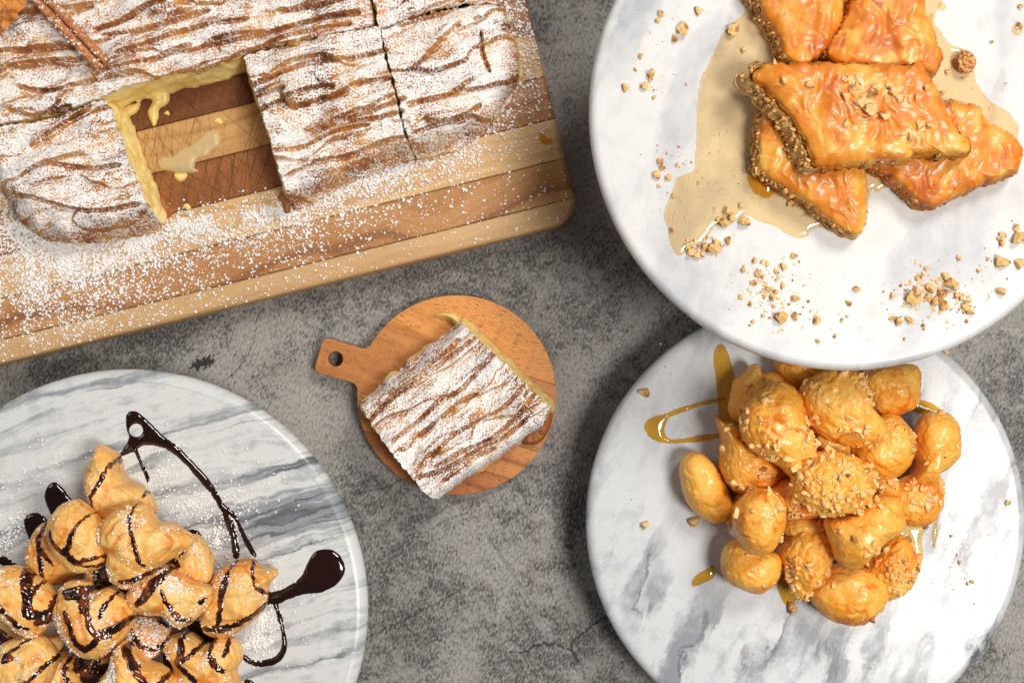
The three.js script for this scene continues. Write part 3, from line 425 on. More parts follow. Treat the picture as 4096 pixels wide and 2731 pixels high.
// ================================================================== LIQUIDS: domed puddles with a rounded rim
function puddle(name, label, category, group, shape, y, cell, h, e, mat, ripple = 0.1) {
  const polys = (shape.polys ?? []).map((P) => smoothLoop(P, 6)), strokes = (shape.strokes ?? []).map((L) => smoothLoop(L, 5, false).map((p, i, A) => { const f = i / (A.length - 1) * (L.length - 1), k = Math.min(L.length - 2, f | 0); return [p[0], p[1], mix(L[k][2], L[k + 1][2], f - k)]; })), holes = (shape.holes ?? []);
  let a = 1e9, b = -1e9, c = 1e9, d = -1e9; const ext = (x, z, r) => { a = Math.min(a, x - r); b = Math.max(b, x + r); c = Math.min(c, z - r); d = Math.max(d, z + r); };
  for (const P of polys) for (const [x, z] of P) ext(x, z, cell * 2); for (const L of strokes) for (const [x, z, r] of L) ext(x, z, r + cell * 2);
  const nx = Math.ceil((b - a) / cell), nz = Math.ceil((d - c) / cell), pos = [], idx = [], id = new Int32Array((nx + 1) * (nz + 1)).fill(-1), sd = new Float32Array((nx + 1) * (nz + 1));
  for (let j = 0; j <= nz; j++) for (let i = 0; i <= nx; i++) {
    const x = a + i * cell, z = c + j * cell; let s = -1e9; for (const P of polys) s = Math.max(s, polySD(x, z, P)); for (const L of strokes) s = Math.max(s, strokeSD(x, z, L)); for (const [hx, hz, hr] of holes) s = Math.min(s, Math.hypot(x - hx, z - hz) - hr);
    sd[j * (nx + 1) + i] = s + n2(x * 260, z * 260) * 0.0003;
  }
  const vert = (k, i, j) => { if (id[k] < 0) { const s = sd[k], x = a + i * cell, z = c + j * cell, q = clamp(s / e, 0, 1); id[k] = pos.length / 3; pos.push(x, s > 0 ? y + h * Math.sqrt(1 - (1 - q) ** 2) * (1 + ripple * f2(x * 90, z * 90, 2) * q) : y + Math.max(-0.0004, s * 1.2), z); } return id[k]; };
  for (let j = 0; j < nz; j++) for (let i = 0; i < nx; i++) { const k = j * (nx + 1) + i, q = [k, k + 1, k + nx + 1, k + nx + 2]; if (Math.max(...q.map((v) => sd[v])) <= 0) continue; const A = vert(q[0], i, j), B = vert(q[1], i + 1, j), C = vert(q[2], i, j + 1), D = vert(q[3], i + 1, j + 1); idx.push(A, C, B, B, C, D); }
  return tag(mesh(name, geo(pos, idx), mat), label, category, group);
}
const choc = phy({ color: new THREE.Color(...RGB(34, 14, 11)), roughness: 0.09, clearcoat: 0.4, clearcoatRoughness: 0.04 });
const chocThin = phy({ vertexColors: true, roughness: 0.16, clearcoat: 0.5, clearcoatRoughness: 0.08 });
const honey = phy({ color: new THREE.Color(...RGB(252, 236, 192)), transmission: 1, thickness: 0, roughness: 0.03, ior: 1.49 });
const honeyDeep = phy({ color: new THREE.Color(...RGB(248, 216, 136)), transmission: 1, thickness: 0, roughness: 0.03, ior: 1.49 });
const syrup = phy({ color: new THREE.Color(...RGB(255, 240, 212)), transmission: 1, thickness: 0, roughness: 0.03, ior: 1.46 });

// ================================================================== DOUGH BALLS
const ball0 = (() => { let g = new THREE.IcosahedronGeometry(1, 30); g.deleteAttribute('normal'); g.deleteAttribute('uv'); return mergeVertices(g, 1e-5); })();
const doughBump = grayTex(512, 512, (u, v) => clamp(0.5 + 0.5 * f2(u * 40, v * 40, 4) - 0.35 * ss(0.45, 0.7, n2(u * 70 + 9, v * 70))));
const doughs = [];
function dough(t, f, pts, yc, ry, base, o, mat) {
  const P = smoothLoop(pts.map(([x, y]) => f(x, y, yc)), 8), s = o.seed; let cx = 0, cz = 0; for (const p of P) { cx += p[0] / P.length; cz += p[1] / P.length; } for (const p of P) { p[0] = cx + (p[0] - cx) * 1.035; p[1] = cz + (p[1] - cz) * 1.035; }
  const NA = 720, Rt = new Float32Array(NA); for (let k = 0; k < NA; k++) { const a = k / NA * 2 * Math.PI, dx = Math.cos(a), dz = Math.sin(a); let best = 0; for (let i = 0, j = P.length - 1; i < P.length; j = i++) { const ax = P[j][0] - cx, az = P[j][1] - cz, bx = P[i][0] - cx, bz = P[i][1] - cz, ex = bx - ax, ez = bz - az, den = dx * ez - dz * ex; if (Math.abs(den) < 1e-12) continue; const r = (ax * ez - az * ex) / den, q = (ax * dz - az * dx) / den; if (r > best && q >= -1e-6 && q <= 1 + 1e-6) best = r; } Rt[k] = best; }
  const R = (a) => { a = (a / (2 * Math.PI) + 2) % 1 * NA; const i = a | 0; return mix(Rt[i % NA], Rt[(i + 1) % NA], a - i); };
  const src = ball0.attributes.position, n = src.count, pos = new Float32Array(n * 3), col = new Float32Array(n * 3), uv = new Float32Array(n * 2), fl = o.floor ?? -1;
  for (let i = 0; i < n; i++) {
    const dx = src.getX(i), dy = src.getY(i), dz = src.getZ(i), ch = Math.hypot(dx, dz), r = R(Math.atan2(dz, dx)), hp = Math.pow(ch, 0.86), vp = Math.sign(dy) * Math.pow(Math.abs(dy), 0.92);
    let x = r * hp * dx / (ch || 1), z = r * hp * dz / (ch || 1), y = ry * vp;
    const K = 52, low = f3(x * K + s, y * K, z * K, 2), cr = ss(0.09, 0, Math.abs(f3(x * 48 + s * 2, y * 48 + 3, z * 48, 2))) * ss(0.0, 0.4, dy + 0.3), fine = f3(x * 330 + s, y * 330, z * 330, 3), nub = Math.pow(clamp(n3(x * 210 + s, y * 210, z * 210) + 0.1), 2);
    const k = 1 + (o.lump ?? 0.22) * low * (0.35 + 0.65 * Math.abs(dy)) - (o.crease ?? 0.1) * cr + (o.fine ?? 0.05) * fine + (o.nub ?? 0.05) * nub; x *= 1 + (k - 1) * 0.6; z *= 1 + (k - 1) * 0.6; y *= k;
    pos[i * 3] = cx + x; pos[i * 3 + 1] = Math.max(fl, yc + y); pos[i * 3 + 2] = cz + z; uv[i * 2] = (cx + x) / 0.06; uv[i * 2 + 1] = (cz + z + y * 0.5) / 0.06;
    const m = f3(x * 55 + s * 3, y * 55, z * 55 + 9, 3), m2 = f3(x * 240, y * 240 + s, z * 240, 2); let c = mix3(base[0], base[1], ss(-0.35, 0.35, m + m2 * 0.35)); c = mix3(c, base[2], ss(0.12, 0.5, f3(x * 40 + 70, y * 40, z * 40 + s, 2) + 0.25 * m2 + 0.28 * cr + 0.5 * nub)); col.set(c, i * 3);
  }
  const g = new THREE.BufferGeometry(); g.setAttribute('position', new THREE.BufferAttribute(pos, 3)); g.setAttribute('color', new THREE.BufferAttribute(col, 3)); g.setAttribute('uv', new THREE.BufferAttribute(uv, 2)); g.setIndex(ball0.index); g.computeVertexNormals();
  mesh('dough', g, mat, t); doughs.push({ g, yc, set: o.set, nuts: o.nuts ?? 0, sugar: o.sugar ?? 0 });
  if (o.lines) {                                          // chocolate ribbons lying on this ball
    const L = o.lines.map((l) => smoothLoop(l.map(([x, y]) => f(x, y, yc + ry * 0.6)), 6, false).map((p, i, A) => { const q = i / (A.length - 1) * (l.length - 1), k = Math.min(l.length - 2, q | 0); return [p[0], p[1], mix(l[k][2], l[k + 1][2], q - k) / 1.274 * K4 * 0.94]; }));
    const N = g.attributes.normal, msk = new Float32Array(n), p2 = new Float32Array(n * 3), c2 = new Float32Array(n * 3), I = ball0.index.array, idx = [];
    const dk = RGB(36, 12, 8), rd = RGB(140, 66, 28);
    for (let i = 0; i < n; i++) {
      const x = pos[i * 3], y = pos[i * 3 + 1], z = pos[i * 3 + 2]; let m = -1; if (N.getY(i) > -0.15) { for (const l of L) m = Math.max(m, strokeSD(x, z, l)); m += 0.0019 * f3(x * 300 + s, y * 300, z * 300, 3) + 0.0006 * f3(x * 90 + s, y * 90, z * 90, 2) - 0.00015; } else m = -0.002;
      msk[i] = m; const q = clamp(m / 0.0016, -0.5, 1), th = m > 0 ? 0.0006 * Math.sqrt(1 - (1 - q) ** 2) * (0.8 + 0.5 * f3(x * 200, y * 200, z * 200 + 4, 2)) : -0.0005;
      for (let k = 0; k < 3; k++) p2[i * 3 + k] = pos[i * 3 + k] + N.getComponent(i, k) * th;
      c2.set(mix3(rd, dk, ss(-0.1, 0.35, f3(x * 150 + 8, y * 150, z * 150, 3) + clamp(m / 0.0022, -0.2, 0.3))), i * 3);
    }
    for (let k = 0; k < I.length; k += 3) if (msk[I[k]] > 0 || msk[I[k + 1]] > 0 || msk[I[k + 2]] > 0) idx.push(I[k], I[k + 1], I[k + 2]);
    const re = new Map(), pp = [], cc = [], ii = idx.map((v) => { if (!re.has(v)) { re.set(v, pp.length / 3); pp.push(p2[v * 3], p2[v * 3 + 1], p2[v * 3 + 2]); cc.push(c2[v * 3], c2[v * 3 + 1], c2[v * 3 + 2]); } return re.get(v); });
    if (ii.length) mesh('chocolate_drizzle', geo(pp, ii, cc), chocThin, t);
  }
  return t;
}
const puffMat = phy({ vertexColors: true, roughness: 0.42, clearcoat: 0.25, clearcoatRoughness: 0.3, bumpMap: doughBump, bumpScale: 0.0004 });
const honeyMat = phy({ vertexColors: true, roughness: 0.5, clearcoat: 0.35, clearcoatRoughness: 0.12, bumpMap: doughBump, bumpScale: 0.0004 });
const puffC = [RGB(248, 204, 124), RGB(242, 176, 86), RGB(226, 140, 54)], honC = [RGB(252, 192, 88), RGB(248, 164, 46), RGB(228, 128, 24)];
const puffG = 'chocolate drizzled dough puffs', ballG = 'honey dough balls in the heap';
const LT = LEF.top;
// [label, outline, height of its middle above the plate, half height, sugar, ribbons, palette shift]
const puffs = [
  ['pointed dough puff with one dark stripe, tip of the chocolate pile', [[505, 366], [470, 430], [430, 510], [435, 570], [460, 640], [500, 730], [560, 760], [700, 735], [785, 705], [775, 640], [720, 570], [650, 540], [610, 490], [595, 420], [555, 385]], 0.02, 0.02, 0.1, [[[590, 418, 10], [550, 480, 13], [520, 540, 14], [490, 590, 12], [470, 640, 14], [480, 700, 10]], [[728, 595, 8], [725, 620, 7]]]],
  ['dough puff half under the round striped puff beside two chocolate drops', [[190, 790], [155, 870], [148, 940], [180, 1010], [250, 1050], [310, 1060], [380, 1020], [420, 950], [380, 850], [300, 770], [240, 750]], 0.018, 0.018, 0.1, [[[220, 760, 14], [205, 830, 16], [215, 890, 14], [225, 960, 16], [235, 1040, 8]], [[215, 880, 12], [260, 930, 12], [290, 960, 8]]]],
  ['yellowish dough puff low in the chocolate pile, mostly covered', [[-20, 1260], [100, 1285], [220, 1320], [300, 1330], [300, 1400], [200, 1430], [60, 1410], [-40, 1370]], 0.016, 0.016, 0, [[[0, 1330, 40], [60, 1350, 30]]]],
  ['dark stained dough puff wedged under the big folded puff', [[490, 950], [560, 1010], [660, 1060], [690, 1130], [640, 1190], [560, 1130], [470, 1090], [440, 1010]], 0.016, 0.016, 0.3, [[[560, 1050, 50], [620, 1100, 40]], [[500, 1000, 30], [520, 1080, 30]]]],
  ['pale dough puff with a brown chocolate patch, tucked behind the big folded puff', [[850, 980], [880, 890], [980, 815], [1040, 860], [1080, 930], [1085, 1010], [1060, 1060], [1000, 1055], [930, 1035]], 0.018, 0.018, 0.3, [[[870, 935, 22], [910, 960, 20], [900, 990, 12]], [[950, 880, 5], [925, 920, 8]]]],
  ['dough puff with a nub and three stripes, touching the long chocolate splash', [[1035, 1230], [1060, 1130], [1080, 1060], [1130, 990], [1200, 955], [1280, 945], [1325, 985], [1390, 993], [1407, 1020], [1370, 1060], [1360, 1130], [1335, 1200], [1260, 1270], [1150, 1325], [1060, 1315]], 0.02, 0.02, 0.3, [[[1190, 960, 8], [1165, 1000, 12], [1150, 1060, 22], [1135, 1110, 18], [1130, 1180, 14], [1120, 1250, 18], [1100, 1300, 16]], [[1275, 955, 8], [1285, 1010, 10], [1300, 1060, 10], [1330, 1100, 12], [1350, 1130, 8]], [[1050, 1290, 16], [1130, 1290, 22], [1220, 1260, 18], [1310, 1210, 16], [1340, 1180, 10]]]],
  ['small dough puff with a thick white sugar cap over a brown ribbon', [[640, 1300], [690, 1230], [740, 1222], [820, 1250], [862, 1290], [850, 1350], [800, 1430], [740, 1445], [680, 1410], [640, 1360]], 0.02, 0.018, 1.6, [[[665, 1290, 12], [700, 1330, 18], [745, 1370, 20], [790, 1390, 16], [830, 1370, 10]], [[770, 1240, 6], [800, 1260, 8], [840, 1285, 14]]]],
  ['dough puff coated in brown sauce, low between the bottom puffs', [[340, 1480], [400, 1430], [480, 1420], [600, 1390], [610, 1480], [560, 1570], [450, 1600], [380, 1560]], 0.016, 0.017, 0.1, [[[400, 1470, 40], [480, 1450, 45], [470, 1530, 50], [540, 1500, 40]]]],
  ['striped dough puff at the plate edge of the pile, cut by a broad brown smear', [[230, 1500], [280, 1430], [350, 1420], [420, 1480], [430, 1568], [370, 1650], [260, 1630], [210, 1560]], 0.02, 0.018, 0.3, [[[350, 1430, 12], [335, 1500, 14], [370, 1570, 12]]]],
  ['knobbly dough puff with two lobes and crossing chocolate stripes', [[845, 1390], [880, 1330], [950, 1315], [1010, 1350], [1060, 1372], [1120, 1330], [1190, 1355], [1228, 1430], [1200, 1510], [1215, 1600], [1100, 1670], [950, 1660], [885, 1580], [890, 1480]], 0.022, 0.022, 0.5, [[[920, 1340, 18], [930, 1400, 24], [920, 1460, 22], [980, 1520, 18], [1010, 1568, 20]], [[1090, 1340, 14], [1080, 1400, 14], [1100, 1460, 20], [1140, 1500, 14]], [[1150, 1370, 12], [1155, 1400, 14], [1140, 1430, 8]], [[1060, 1370, 8], [1010, 1390, 12], [940, 1450, 14]]]],
  ['rounded dough puff with a ring of chocolate, on top of a half hidden puff', [[290, 690], [340, 648], [400, 638], [460, 690], [530, 780], [552, 850], [547, 930], [500, 980], [400, 997], [330, 965], [280, 905], [252, 830], [255, 750]], 0.046, 0.02, 0.08, [[[455, 710, 6], [420, 740, 9], [390, 790, 14], [370, 850, 16], [345, 905, 20], [400, 945, 14], [470, 930, 13], [540, 920, 12]], [[262, 790, 8], [280, 850, 14], [310, 880, 16], [340, 910, 18]], [[350, 930, 12], [430, 970, 10], [520, 965, 10]]]],
  ['big folded triangular dough puff with a single central stripe', [[508, 800], [540, 740], [600, 690], [690, 662], [750, 680], [800, 745], [880, 760], [960, 810], [978, 860], [920, 900], [820, 965], [770, 1015], [680, 1075], [610, 1065], [560, 1005], [545, 900], [500, 850]], 0.05, 0.02, 0.6, [[[675, 670, 9], [665, 720, 13], [670, 770, 12], [690, 830, 14], [705, 890, 13], [720, 940, 14], [745, 975, 9]], [[600, 1055, 12], [680, 1045, 18], [760, 1010, 14], [800, 990, 8]]]],
  ['long dough puff with a chocolate pool in its dent and sugared end', [[653, 1130], [680, 1070], [740, 1010], [830, 972], [900, 1010], [970, 1050], [1060, 1078], [1077, 1120], [1040, 1190], [960, 1265], [900, 1278], [840, 1225], [750, 1212], [680, 1185]], 0.042, 0.018, 0.9, [[[860, 985, 14], [830, 1020, 22], [780, 1070, 30], [740, 1130, 24], [700, 1165, 14]], [[835, 1090, 10], [860, 1150, 14], [890, 1200, 16], [920, 1240, 22], [960, 1250, 14]], [[1040, 1145, 7], [1020, 1160, 16]]]],
  ['lumpy dough puff marbled with many chocolate runs, middle of the pile', [[287, 1170], [320, 1080], [380, 1048], [450, 1060], [480, 1110], [560, 1085], [640, 1150], [685, 1200], [672, 1260], [610, 1350], [540, 1415], [460, 1438], [390, 1405], [330, 1325], [292, 1250]], 0.046, 0.02, 0.6, [[[330, 1110, 20], [390, 1110, 34], [440, 1100, 18]], [[345, 1200, 14], [365, 1250, 18], [385, 1310, 20], [400, 1370, 16]], [[450, 1150, 18], [460, 1220, 16], [480, 1290, 22], [540, 1310, 26], [600, 1280, 24], [650, 1250, 16]], [[575, 1120, 9], [545, 1160, 14], [520, 1220, 14]], [[400, 1370, 16], [450, 1390, 20], [520, 1330, 16], [560, 1320, 22]], [[420, 1130, 30], [440, 1190, 20]]]],
  ['large dough puff with a broad glossy brown smear and a diagonal ribbon', [[-20, 995], [60, 978], [120, 988], [190, 1040], [250, 1100], [288, 1160], [272, 1230], [210, 1305], [150, 1335], [90, 1285], [40, 1245], [-40, 1210], [-80, 1090]], 0.044, 0.02, 0.5, [[[100, 990, 16], [130, 1060, 22], [150, 1130, 26], [160, 1200, 30], [220, 1220, 26], [270, 1200, 20]], [[-20, 1140, 14], [50, 1210, 14], [100, 1260, 18], [150, 1290, 10]], [[190, 1060, 10], [170, 1110, 14], [150, 1160, 14]], [[260, 1110, 20], [265, 1170, 24], [240, 1230, 30], [200, 1260, 24]]]],
  ['smooth orange dough puff with a hooked stripe and one straight stripe', [[-10, 1395], [60, 1350], [150, 1332], [230, 1350], [283, 1420], [272, 1490], [230, 1580], [100, 1620], [-50, 1590], [-70, 1470]], 0.044, 0.02, 0.4, [[[170, 1340, 8], [110, 1370, 10], [60, 1410, 14], [40, 1440, 20], [90, 1430, 8]], [[275, 1440, 12], [220, 1490, 13], [170, 1540, 12], [130, 1568, 12]]]],
  ['sugared dough puff with a stubby end and one thick chocolate stripe', [[585, 1420], [610, 1372], [645, 1362], [700, 1400], [740, 1455], [820, 1490], [865, 1540], [840, 1630], [700, 1690], [560, 1660], [515, 1570], [560, 1490]], 0.042, 0.02, 1.0, [[[630, 1390, 16], [660, 1440, 16], [690, 1490, 18], [720, 1530, 16], [760, 1568, 14]], [[860, 1530, 12], [810, 1568, 18]]]],
];
puffs.forEach(([label, pts, yc, ry, sugar, lines], i) => dough(thing('dough_puff', label, 'pastry', puffG), cCho, pts, LT + yc, ry, puffC, { seed: 3.7 + i * 13.1, floor: yc < 0.03 ? LT + 0.0003 : -1, lump: 0.34, crease: 0.05, set: 'puff', sugar, lines }, puffMat));

const OT = LOW.top;
const balls = [
  ['shadowed dough ball deep inside the heap under the nutty crown', [[1000, 480], [1090, 470], [1180, 500], [1230, 560], [1220, 650], [1120, 690], [1010, 670], [960, 580]], 0.022, 0.02, 0.3, 0.04],
  ['buried dough ball showing between the smooth long ball and creased ball', [[860, 980], [960, 960], [1080, 960], [1160, 1000], [1150, 1090], [1040, 1120], [920, 1090], [850, 1050]], 0.016, 0.016, 0.7, 0.05],
  ['buried dough ball under the fleck-marked ball', [[1330, 740], [1420, 720], [1480, 780], [1470, 860], [1380, 880], [1300, 830]], 0.018, 0.018, 0.5, 0.05],
  ['plain egg-shaped dough ball lying apart from the honey heap', [[303, 720], [330, 650], [390, 630], [450, 660], [510, 730], [550, 810], [582, 900], [565, 970], [500, 1008], [430, 983], [360, 925], [320, 840]], 0.016, 0.016, 0, 0.03],
  ['dough ball with a raised peak and no nuts, at the honey streak', [[572, 400], [580, 320], [600, 240], [650, 200], [690, 158], [720, 148], [737, 190], [800, 190], [880, 220], [955, 280], [945, 380], [850, 450], [720, 485], [620, 455]], 0.017, 0.017, 0.1, 0.05],
  ['dough ball half hidden under the tall cake stand', [[833, 120], [830, 170], [880, 235], [960, 268], [1050, 252], [1130, 205], [1150, 120], [1000, 50], [880, 70]], 0.02, 0.018, 0, 0.04],
  ['round glossy dough ball with a white glint beside the cake stand rim', [[1285, 220], [1340, 170], [1440, 150], [1560, 150], [1600, 190], [1603, 280], [1585, 360], [1505, 412], [1420, 422], [1340, 392], [1305, 310]], 0.022, 0.019, 0.1, 0.04],
  ['smooth curved dough ball with a thick tail, outermost of the heap', [[1575, 545], [1600, 480], [1650, 420], [1740, 412], [1790, 440], [1818, 520], [1812, 640], [1760, 705], [1692, 742], [1672, 800], [1620, 808], [1565, 772], [1600, 690], [1570, 620]], 0.022, 0.019, 0.05, 0.03],
  ['nut-edged orange dough ball above the clear honey pool', [[1415, 850], [1500, 780], [1600, 740], [1690, 758], [1728, 850], [1715, 940], [1662, 1012], [1560, 1024], [1480, 985], [1425, 930]], 0.017, 0.017, 0.5, 0.06],
  ['smooth dough ball with a pale nut splinter on top, at the foot of the heap', [[1017, 1400], [1060, 1310], [1130, 1250], [1220, 1237], [1320, 1258], [1400, 1308], [1424, 1390], [1384, 1482], [1312, 1553], [1220, 1561], [1120, 1533], [1046, 1472]], 0.02, 0.02, 0.06, 0.03],
  ['rough nut-coated dough ball next to the bright glare on marble', [[1300, 1250], [1390, 1130], [1480, 1075], [1540, 1108], [1584, 1200], [1584, 1285], [1530, 1375], [1430, 1425], [1350, 1360]], 0.018, 0.018, 0.9, 0.09],
  ['plump smooth dough ball under the pale upright ball', [[527, 1230], [555, 1140], [620, 1100], [720, 1150], [830, 1175], [853, 1230], [823, 1322], [742, 1388], [650, 1373], [557, 1323]], 0.018, 0.018, 0.08, 0.04],
  ['creased dough ball with drips at its lower end over dark honey', [[840, 1180], [895, 1085], [960, 1025], [1050, 1025], [1125, 1080], [1133, 1170], [1092, 1285], [1030, 1345], [985, 1412], [920, 1395], [885, 1300]], 0.02, 0.019, 0.6, 0.08],
  ['small dough ball peeking out behind the plain egg-shaped one', [[570, 900], [620, 845], [690, 870], [680, 960], [610, 1010], [540, 1000], [530, 950]], 0.013, 0.013, 0.2, 0.04],
  ['long dough ball with a horn tip and nuts in its hollow', [[497, 432], [540, 470], [600, 485], [640, 540], [720, 620], [800, 650], [873, 740], [803, 803], [720, 843], [650, 852], [578, 812], [527, 720], [522, 640], [528, 560], [508, 480]], 0.024, 0.02, 0.5, 0.06],
  ['shaded dough ball wedged below the nutty central one', [[785, 820], [860, 765], [930, 780], [1010, 850], [1070, 930], [1055, 975], [950, 980], [870, 955], [795, 885]], 0.026, 0.018, 0.4, 0.06],
  ['dough ball with a leaf-shaped dark fleck, behind the tailed ball', [[1235, 600], [1325, 480], [1400, 425], [1480, 427], [1552, 500], [1568, 600], [1532, 705], [1450, 764], [1370, 765], [1290, 710]], 0.03, 0.02, 0.25, 0.04],
  ['pale upright oval dough ball with scattered nut chips', [[597, 960], [628, 888], [700, 838], [780, 827], [853, 868], [873, 960], [853, 1065], [802, 1153], [720, 1178], [648, 1142], [602, 1062]], 0.046, 0.02, 0.45, 0.03],
  ['dough ball crusted with walnut along one side, upper part of the heap', [[642, 460], [665, 370], [740, 310], [800, 268], [860, 254], [942, 308], [973, 400], [985, 470], [1028, 560], [1028, 642], [962, 714], [900, 745], [838, 692], [750, 643], [688, 602], [637, 520]], 0.05, 0.02, 0.8, 0.06],
  ['tall dough ball with walnut crumbs trailing off a pointed corner', [[957, 330], [985, 258], [1060, 205], [1140, 176], [1270, 186], [1313, 250], [1333, 370], [1402, 448], [1424, 520], [1383, 570], [1280, 593], [1180, 574], [1075, 533], [995, 452]], 0.05, 0.02, 0.8, 0.06],
  ['dough ball fully crusted with chopped walnut, crown of the heap', [[917, 760], [948, 698], [1020, 646], [1100, 626], [1220, 646], [1312, 688], [1354, 770], [1333, 862], [1272, 924], [1180, 954], [1090, 965], [998, 914], [927, 864]], 0.055, 0.019, 1.7, 0.1],
  ['long smooth dough ball with a tapered end, leaning on the nutty crown', [[1100, 1000], [1190, 965], [1280, 917], [1350, 876], [1440, 856], [1503, 888], [1514, 970], [1502, 1042], [1422, 1104], [1342, 1184], [1270, 1248], [1178, 1223], [1135, 1130]], 0.046, 0.02, 0.25, 0.03],
];
balls.forEach(([label, pts, yc, ry, nuts, fine], i) => dough(thing('honey_dough_ball', label, 'dough ball', ballG), cLou, pts, OT + yc, ry, honC, { seed: 101.3 + i * 9.7, floor: yc < 0.028 ? OT + 0.0003 : -1, lump: 0.26, crease: 0.02, fine: fine * 1.25 + 0.008, nub: fine * 1.6, set: 'ball', nuts }, honeyMat));

// ------------------------------------------------------------------ chocolate, honey and syrup on the plates
const pc = (L, f, y) => L.map((p) => { const [x, z] = f(p[0], p[1], y); return p.length > 2 ? [x, z, p[2] * Math.abs(f(1, 0, y)[0] - f(0, 0, y)[0])] : [x, z]; });
const CY = LT, cp = (L) => pc(L, cCho, CY), ch = [...cCho(692, 281, CY), 33 / 1.274 * K4];
puddle('chocolate_splash', 'long curved chocolate splash with a round hole and two thin tails', 'chocolate sauce', undefined, { polys: [cp([[640, 215], [660, 185], [700, 190], [760, 240], [830, 310], [910, 370], [990, 450], [1070, 540], [1130, 640], [1168, 690], [1180, 725], [1195, 775], [1216, 870], [1219, 920], [1205, 936], [1185, 920], [1176, 850], [1150, 765], [1118, 680], [1068, 600], [1000, 520], [930, 440], [860, 385], [800, 362], [740, 355], [702, 372], [692, 388], [660, 396], [622, 413], [606, 405], [630, 370], [656, 320], [643, 275]])], strokes: [cp([[688, 380, 9], [705, 420, 9], [722, 460, 9], [740, 500, 10], [752, 530, 9], [756, 550, 5]]), cp([[1160, 690, 14], [1185, 712, 11], [1215, 760, 9], [1240, 820, 11], [1265, 865, 14], [1285, 900, 13], [1299, 922, 5]])], holes: [ch] }, CY, 0.0006, 0.0017, 0.005, choc, 0.15);
puddle('chocolate_splash', 'drop-shaped chocolate splash with a hooked thin tail, by the rim', 'chocolate sauce', undefined, { polys: [cp([[1340, 1090], [1380, 1105], [1450, 1085], [1530, 1030], [1570, 950], [1600, 905], [1660, 886], [1720, 908], [1752, 960], [1752, 1010], [1720, 1062], [1640, 1106], [1540, 1118], [1460, 1146], [1410, 1168], [1340, 1160]])], strokes: [cp([[1398, 1150, 16], [1412, 1200, 9], [1425, 1240, 14], [1440, 1300, 9], [1448, 1370, 13], [1428, 1430, 17], [1380, 1462, 19], [1310, 1470, 14], [1270, 1458, 14], [1243, 1437, 12]])] }, CY, 0.0006, 0.0019, 0.0055, choc, 0.15);
puddle('chocolate_splash', 'upright oval chocolate drop above the ringed puff', 'chocolate sauce', 'plain chocolate drops', { polys: [cp([[228, 595], [248, 556], [285, 546], [320, 580], [350, 620], [380, 665], [330, 700], [270, 717], [245, 682], [228, 640]])] }, CY, 0.0006, 0.002, 0.006, choc);
puddle('chocolate_splash', 'slanting chocolate drop half under a puff, outermost of the drops', 'chocolate sauce', 'plain chocolate drops', { polys: [cp([[119, 742], [140, 708], [190, 703], [240, 740], [235, 800], [190, 880], [150, 835], [128, 790]])] }, CY, 0.0006, 0.002, 0.006, choc);
puddle('chocolate_splash', 'thin chocolate streak running out past the broad-smeared puff', 'chocolate sauce', undefined, { strokes: [cp([[-60, 925, 26], [10, 945, 24], [60, 968, 16], [120, 995, 12]])] }, CY, 0.0006, 0.0016, 0.004, choc);
puddle('chocolate_splash', 'chocolate edge showing behind the pale tucked puff', 'chocolate sauce', undefined, { polys: [cp([[930, 795], [970, 788], [1010, 798], [1046, 850], [1050, 880], [1000, 880], [940, 840]])] }, CY, 0.0006, 0.0016, 0.004, choc);
puddle('chocolate_splash', 'chocolate pool in the gap between the bottom puffs', 'chocolate sauce', undefined, { polys: [cp([[830, 1420], [880, 1410], [900, 1490], [870, 1520], [835, 1480]]), cp([[950, 1250], [1050, 1270], [1130, 1330], [1040, 1360], [980, 1330]])] }, CY, 0.0006, 0.0016, 0.004, choc);
puddle('chocolate_splash', 'small chocolate blob below the knobbly two-lobed puff', 'chocolate sauce', undefined, { polys: [cp([[1250, 1552], [1285, 1560], [1300, 1600], [1260, 1620], [1240, 1580]])] }, CY, 0.0006, 0.0014, 0.004, choc);
const hp = (L) => pc(L, cLou, OT), hg = 'honey spots on the veined marble';
puddle('honey_streak', 'tall olive-gold honey streak running up under the cake stand', 'honey', undefined, { polys: [hp([[484, 90], [500, 50], [522, 34], [548, 55], [570, 110], [595, 200], [592, 260], [580, 330], [590, 400], [620, 480], [520, 480], [508, 350], [498, 230], [486, 140]])] }, OT, 0.0006, 0.0022, 0.006, honeyDeep);
puddle('honey_streak', 'honey loop drawn out to a rounded golden end', 'honey', undefined, { polys: [hp([[104, 482], [130, 446], [180, 425], [228, 418], [236, 440], [216, 490], [224, 535], [250, 558], [230, 574], [180, 566], [130, 537]])], strokes: [hp([[215, 430, 14], [330, 388, 13], [420, 358, 11], [500, 340, 10], [540, 330, 9]]), hp([[235, 565, 10], [330, 562, 12], [400, 550, 18], [470, 540, 14], [540, 530, 9]])] }, OT, 0.0006, 0.0018, 0.005, honeyDeep);
puddle('honey_streak', 'short wedge-shaped honey dab beside the plump ball', 'honey', hg, { polys: [hp([[364, 1342], [385, 1300], [440, 1265], [482, 1243], [492, 1290], [470, 1320], [420, 1342], [380, 1357]])] }, OT, 0.0006, 0.0018, 0.004, honeyDeep);
puddle('honey_streak', 'dark pointed honey pool under the dripping creased ball', 'honey', hg, { polys: [hp([[835, 1290], [900, 1310], [955, 1390], [935, 1430], [885, 1463], [850, 1412], [830, 1350]])] }, OT, 0.0006, 0.002, 0.005, honeyDeep);
puddle('honey_streak', 'clear honey pool with a bright glint below the orange ball', 'honey', hg, { polys: [hp([[1500, 1000], [1560, 1010], [1640, 1020], [1622, 1100], [1627, 1200], [1606, 1242], [1568, 1220], [1548, 1130]])] }, OT, 0.0006, 0.002, 0.006, honey);
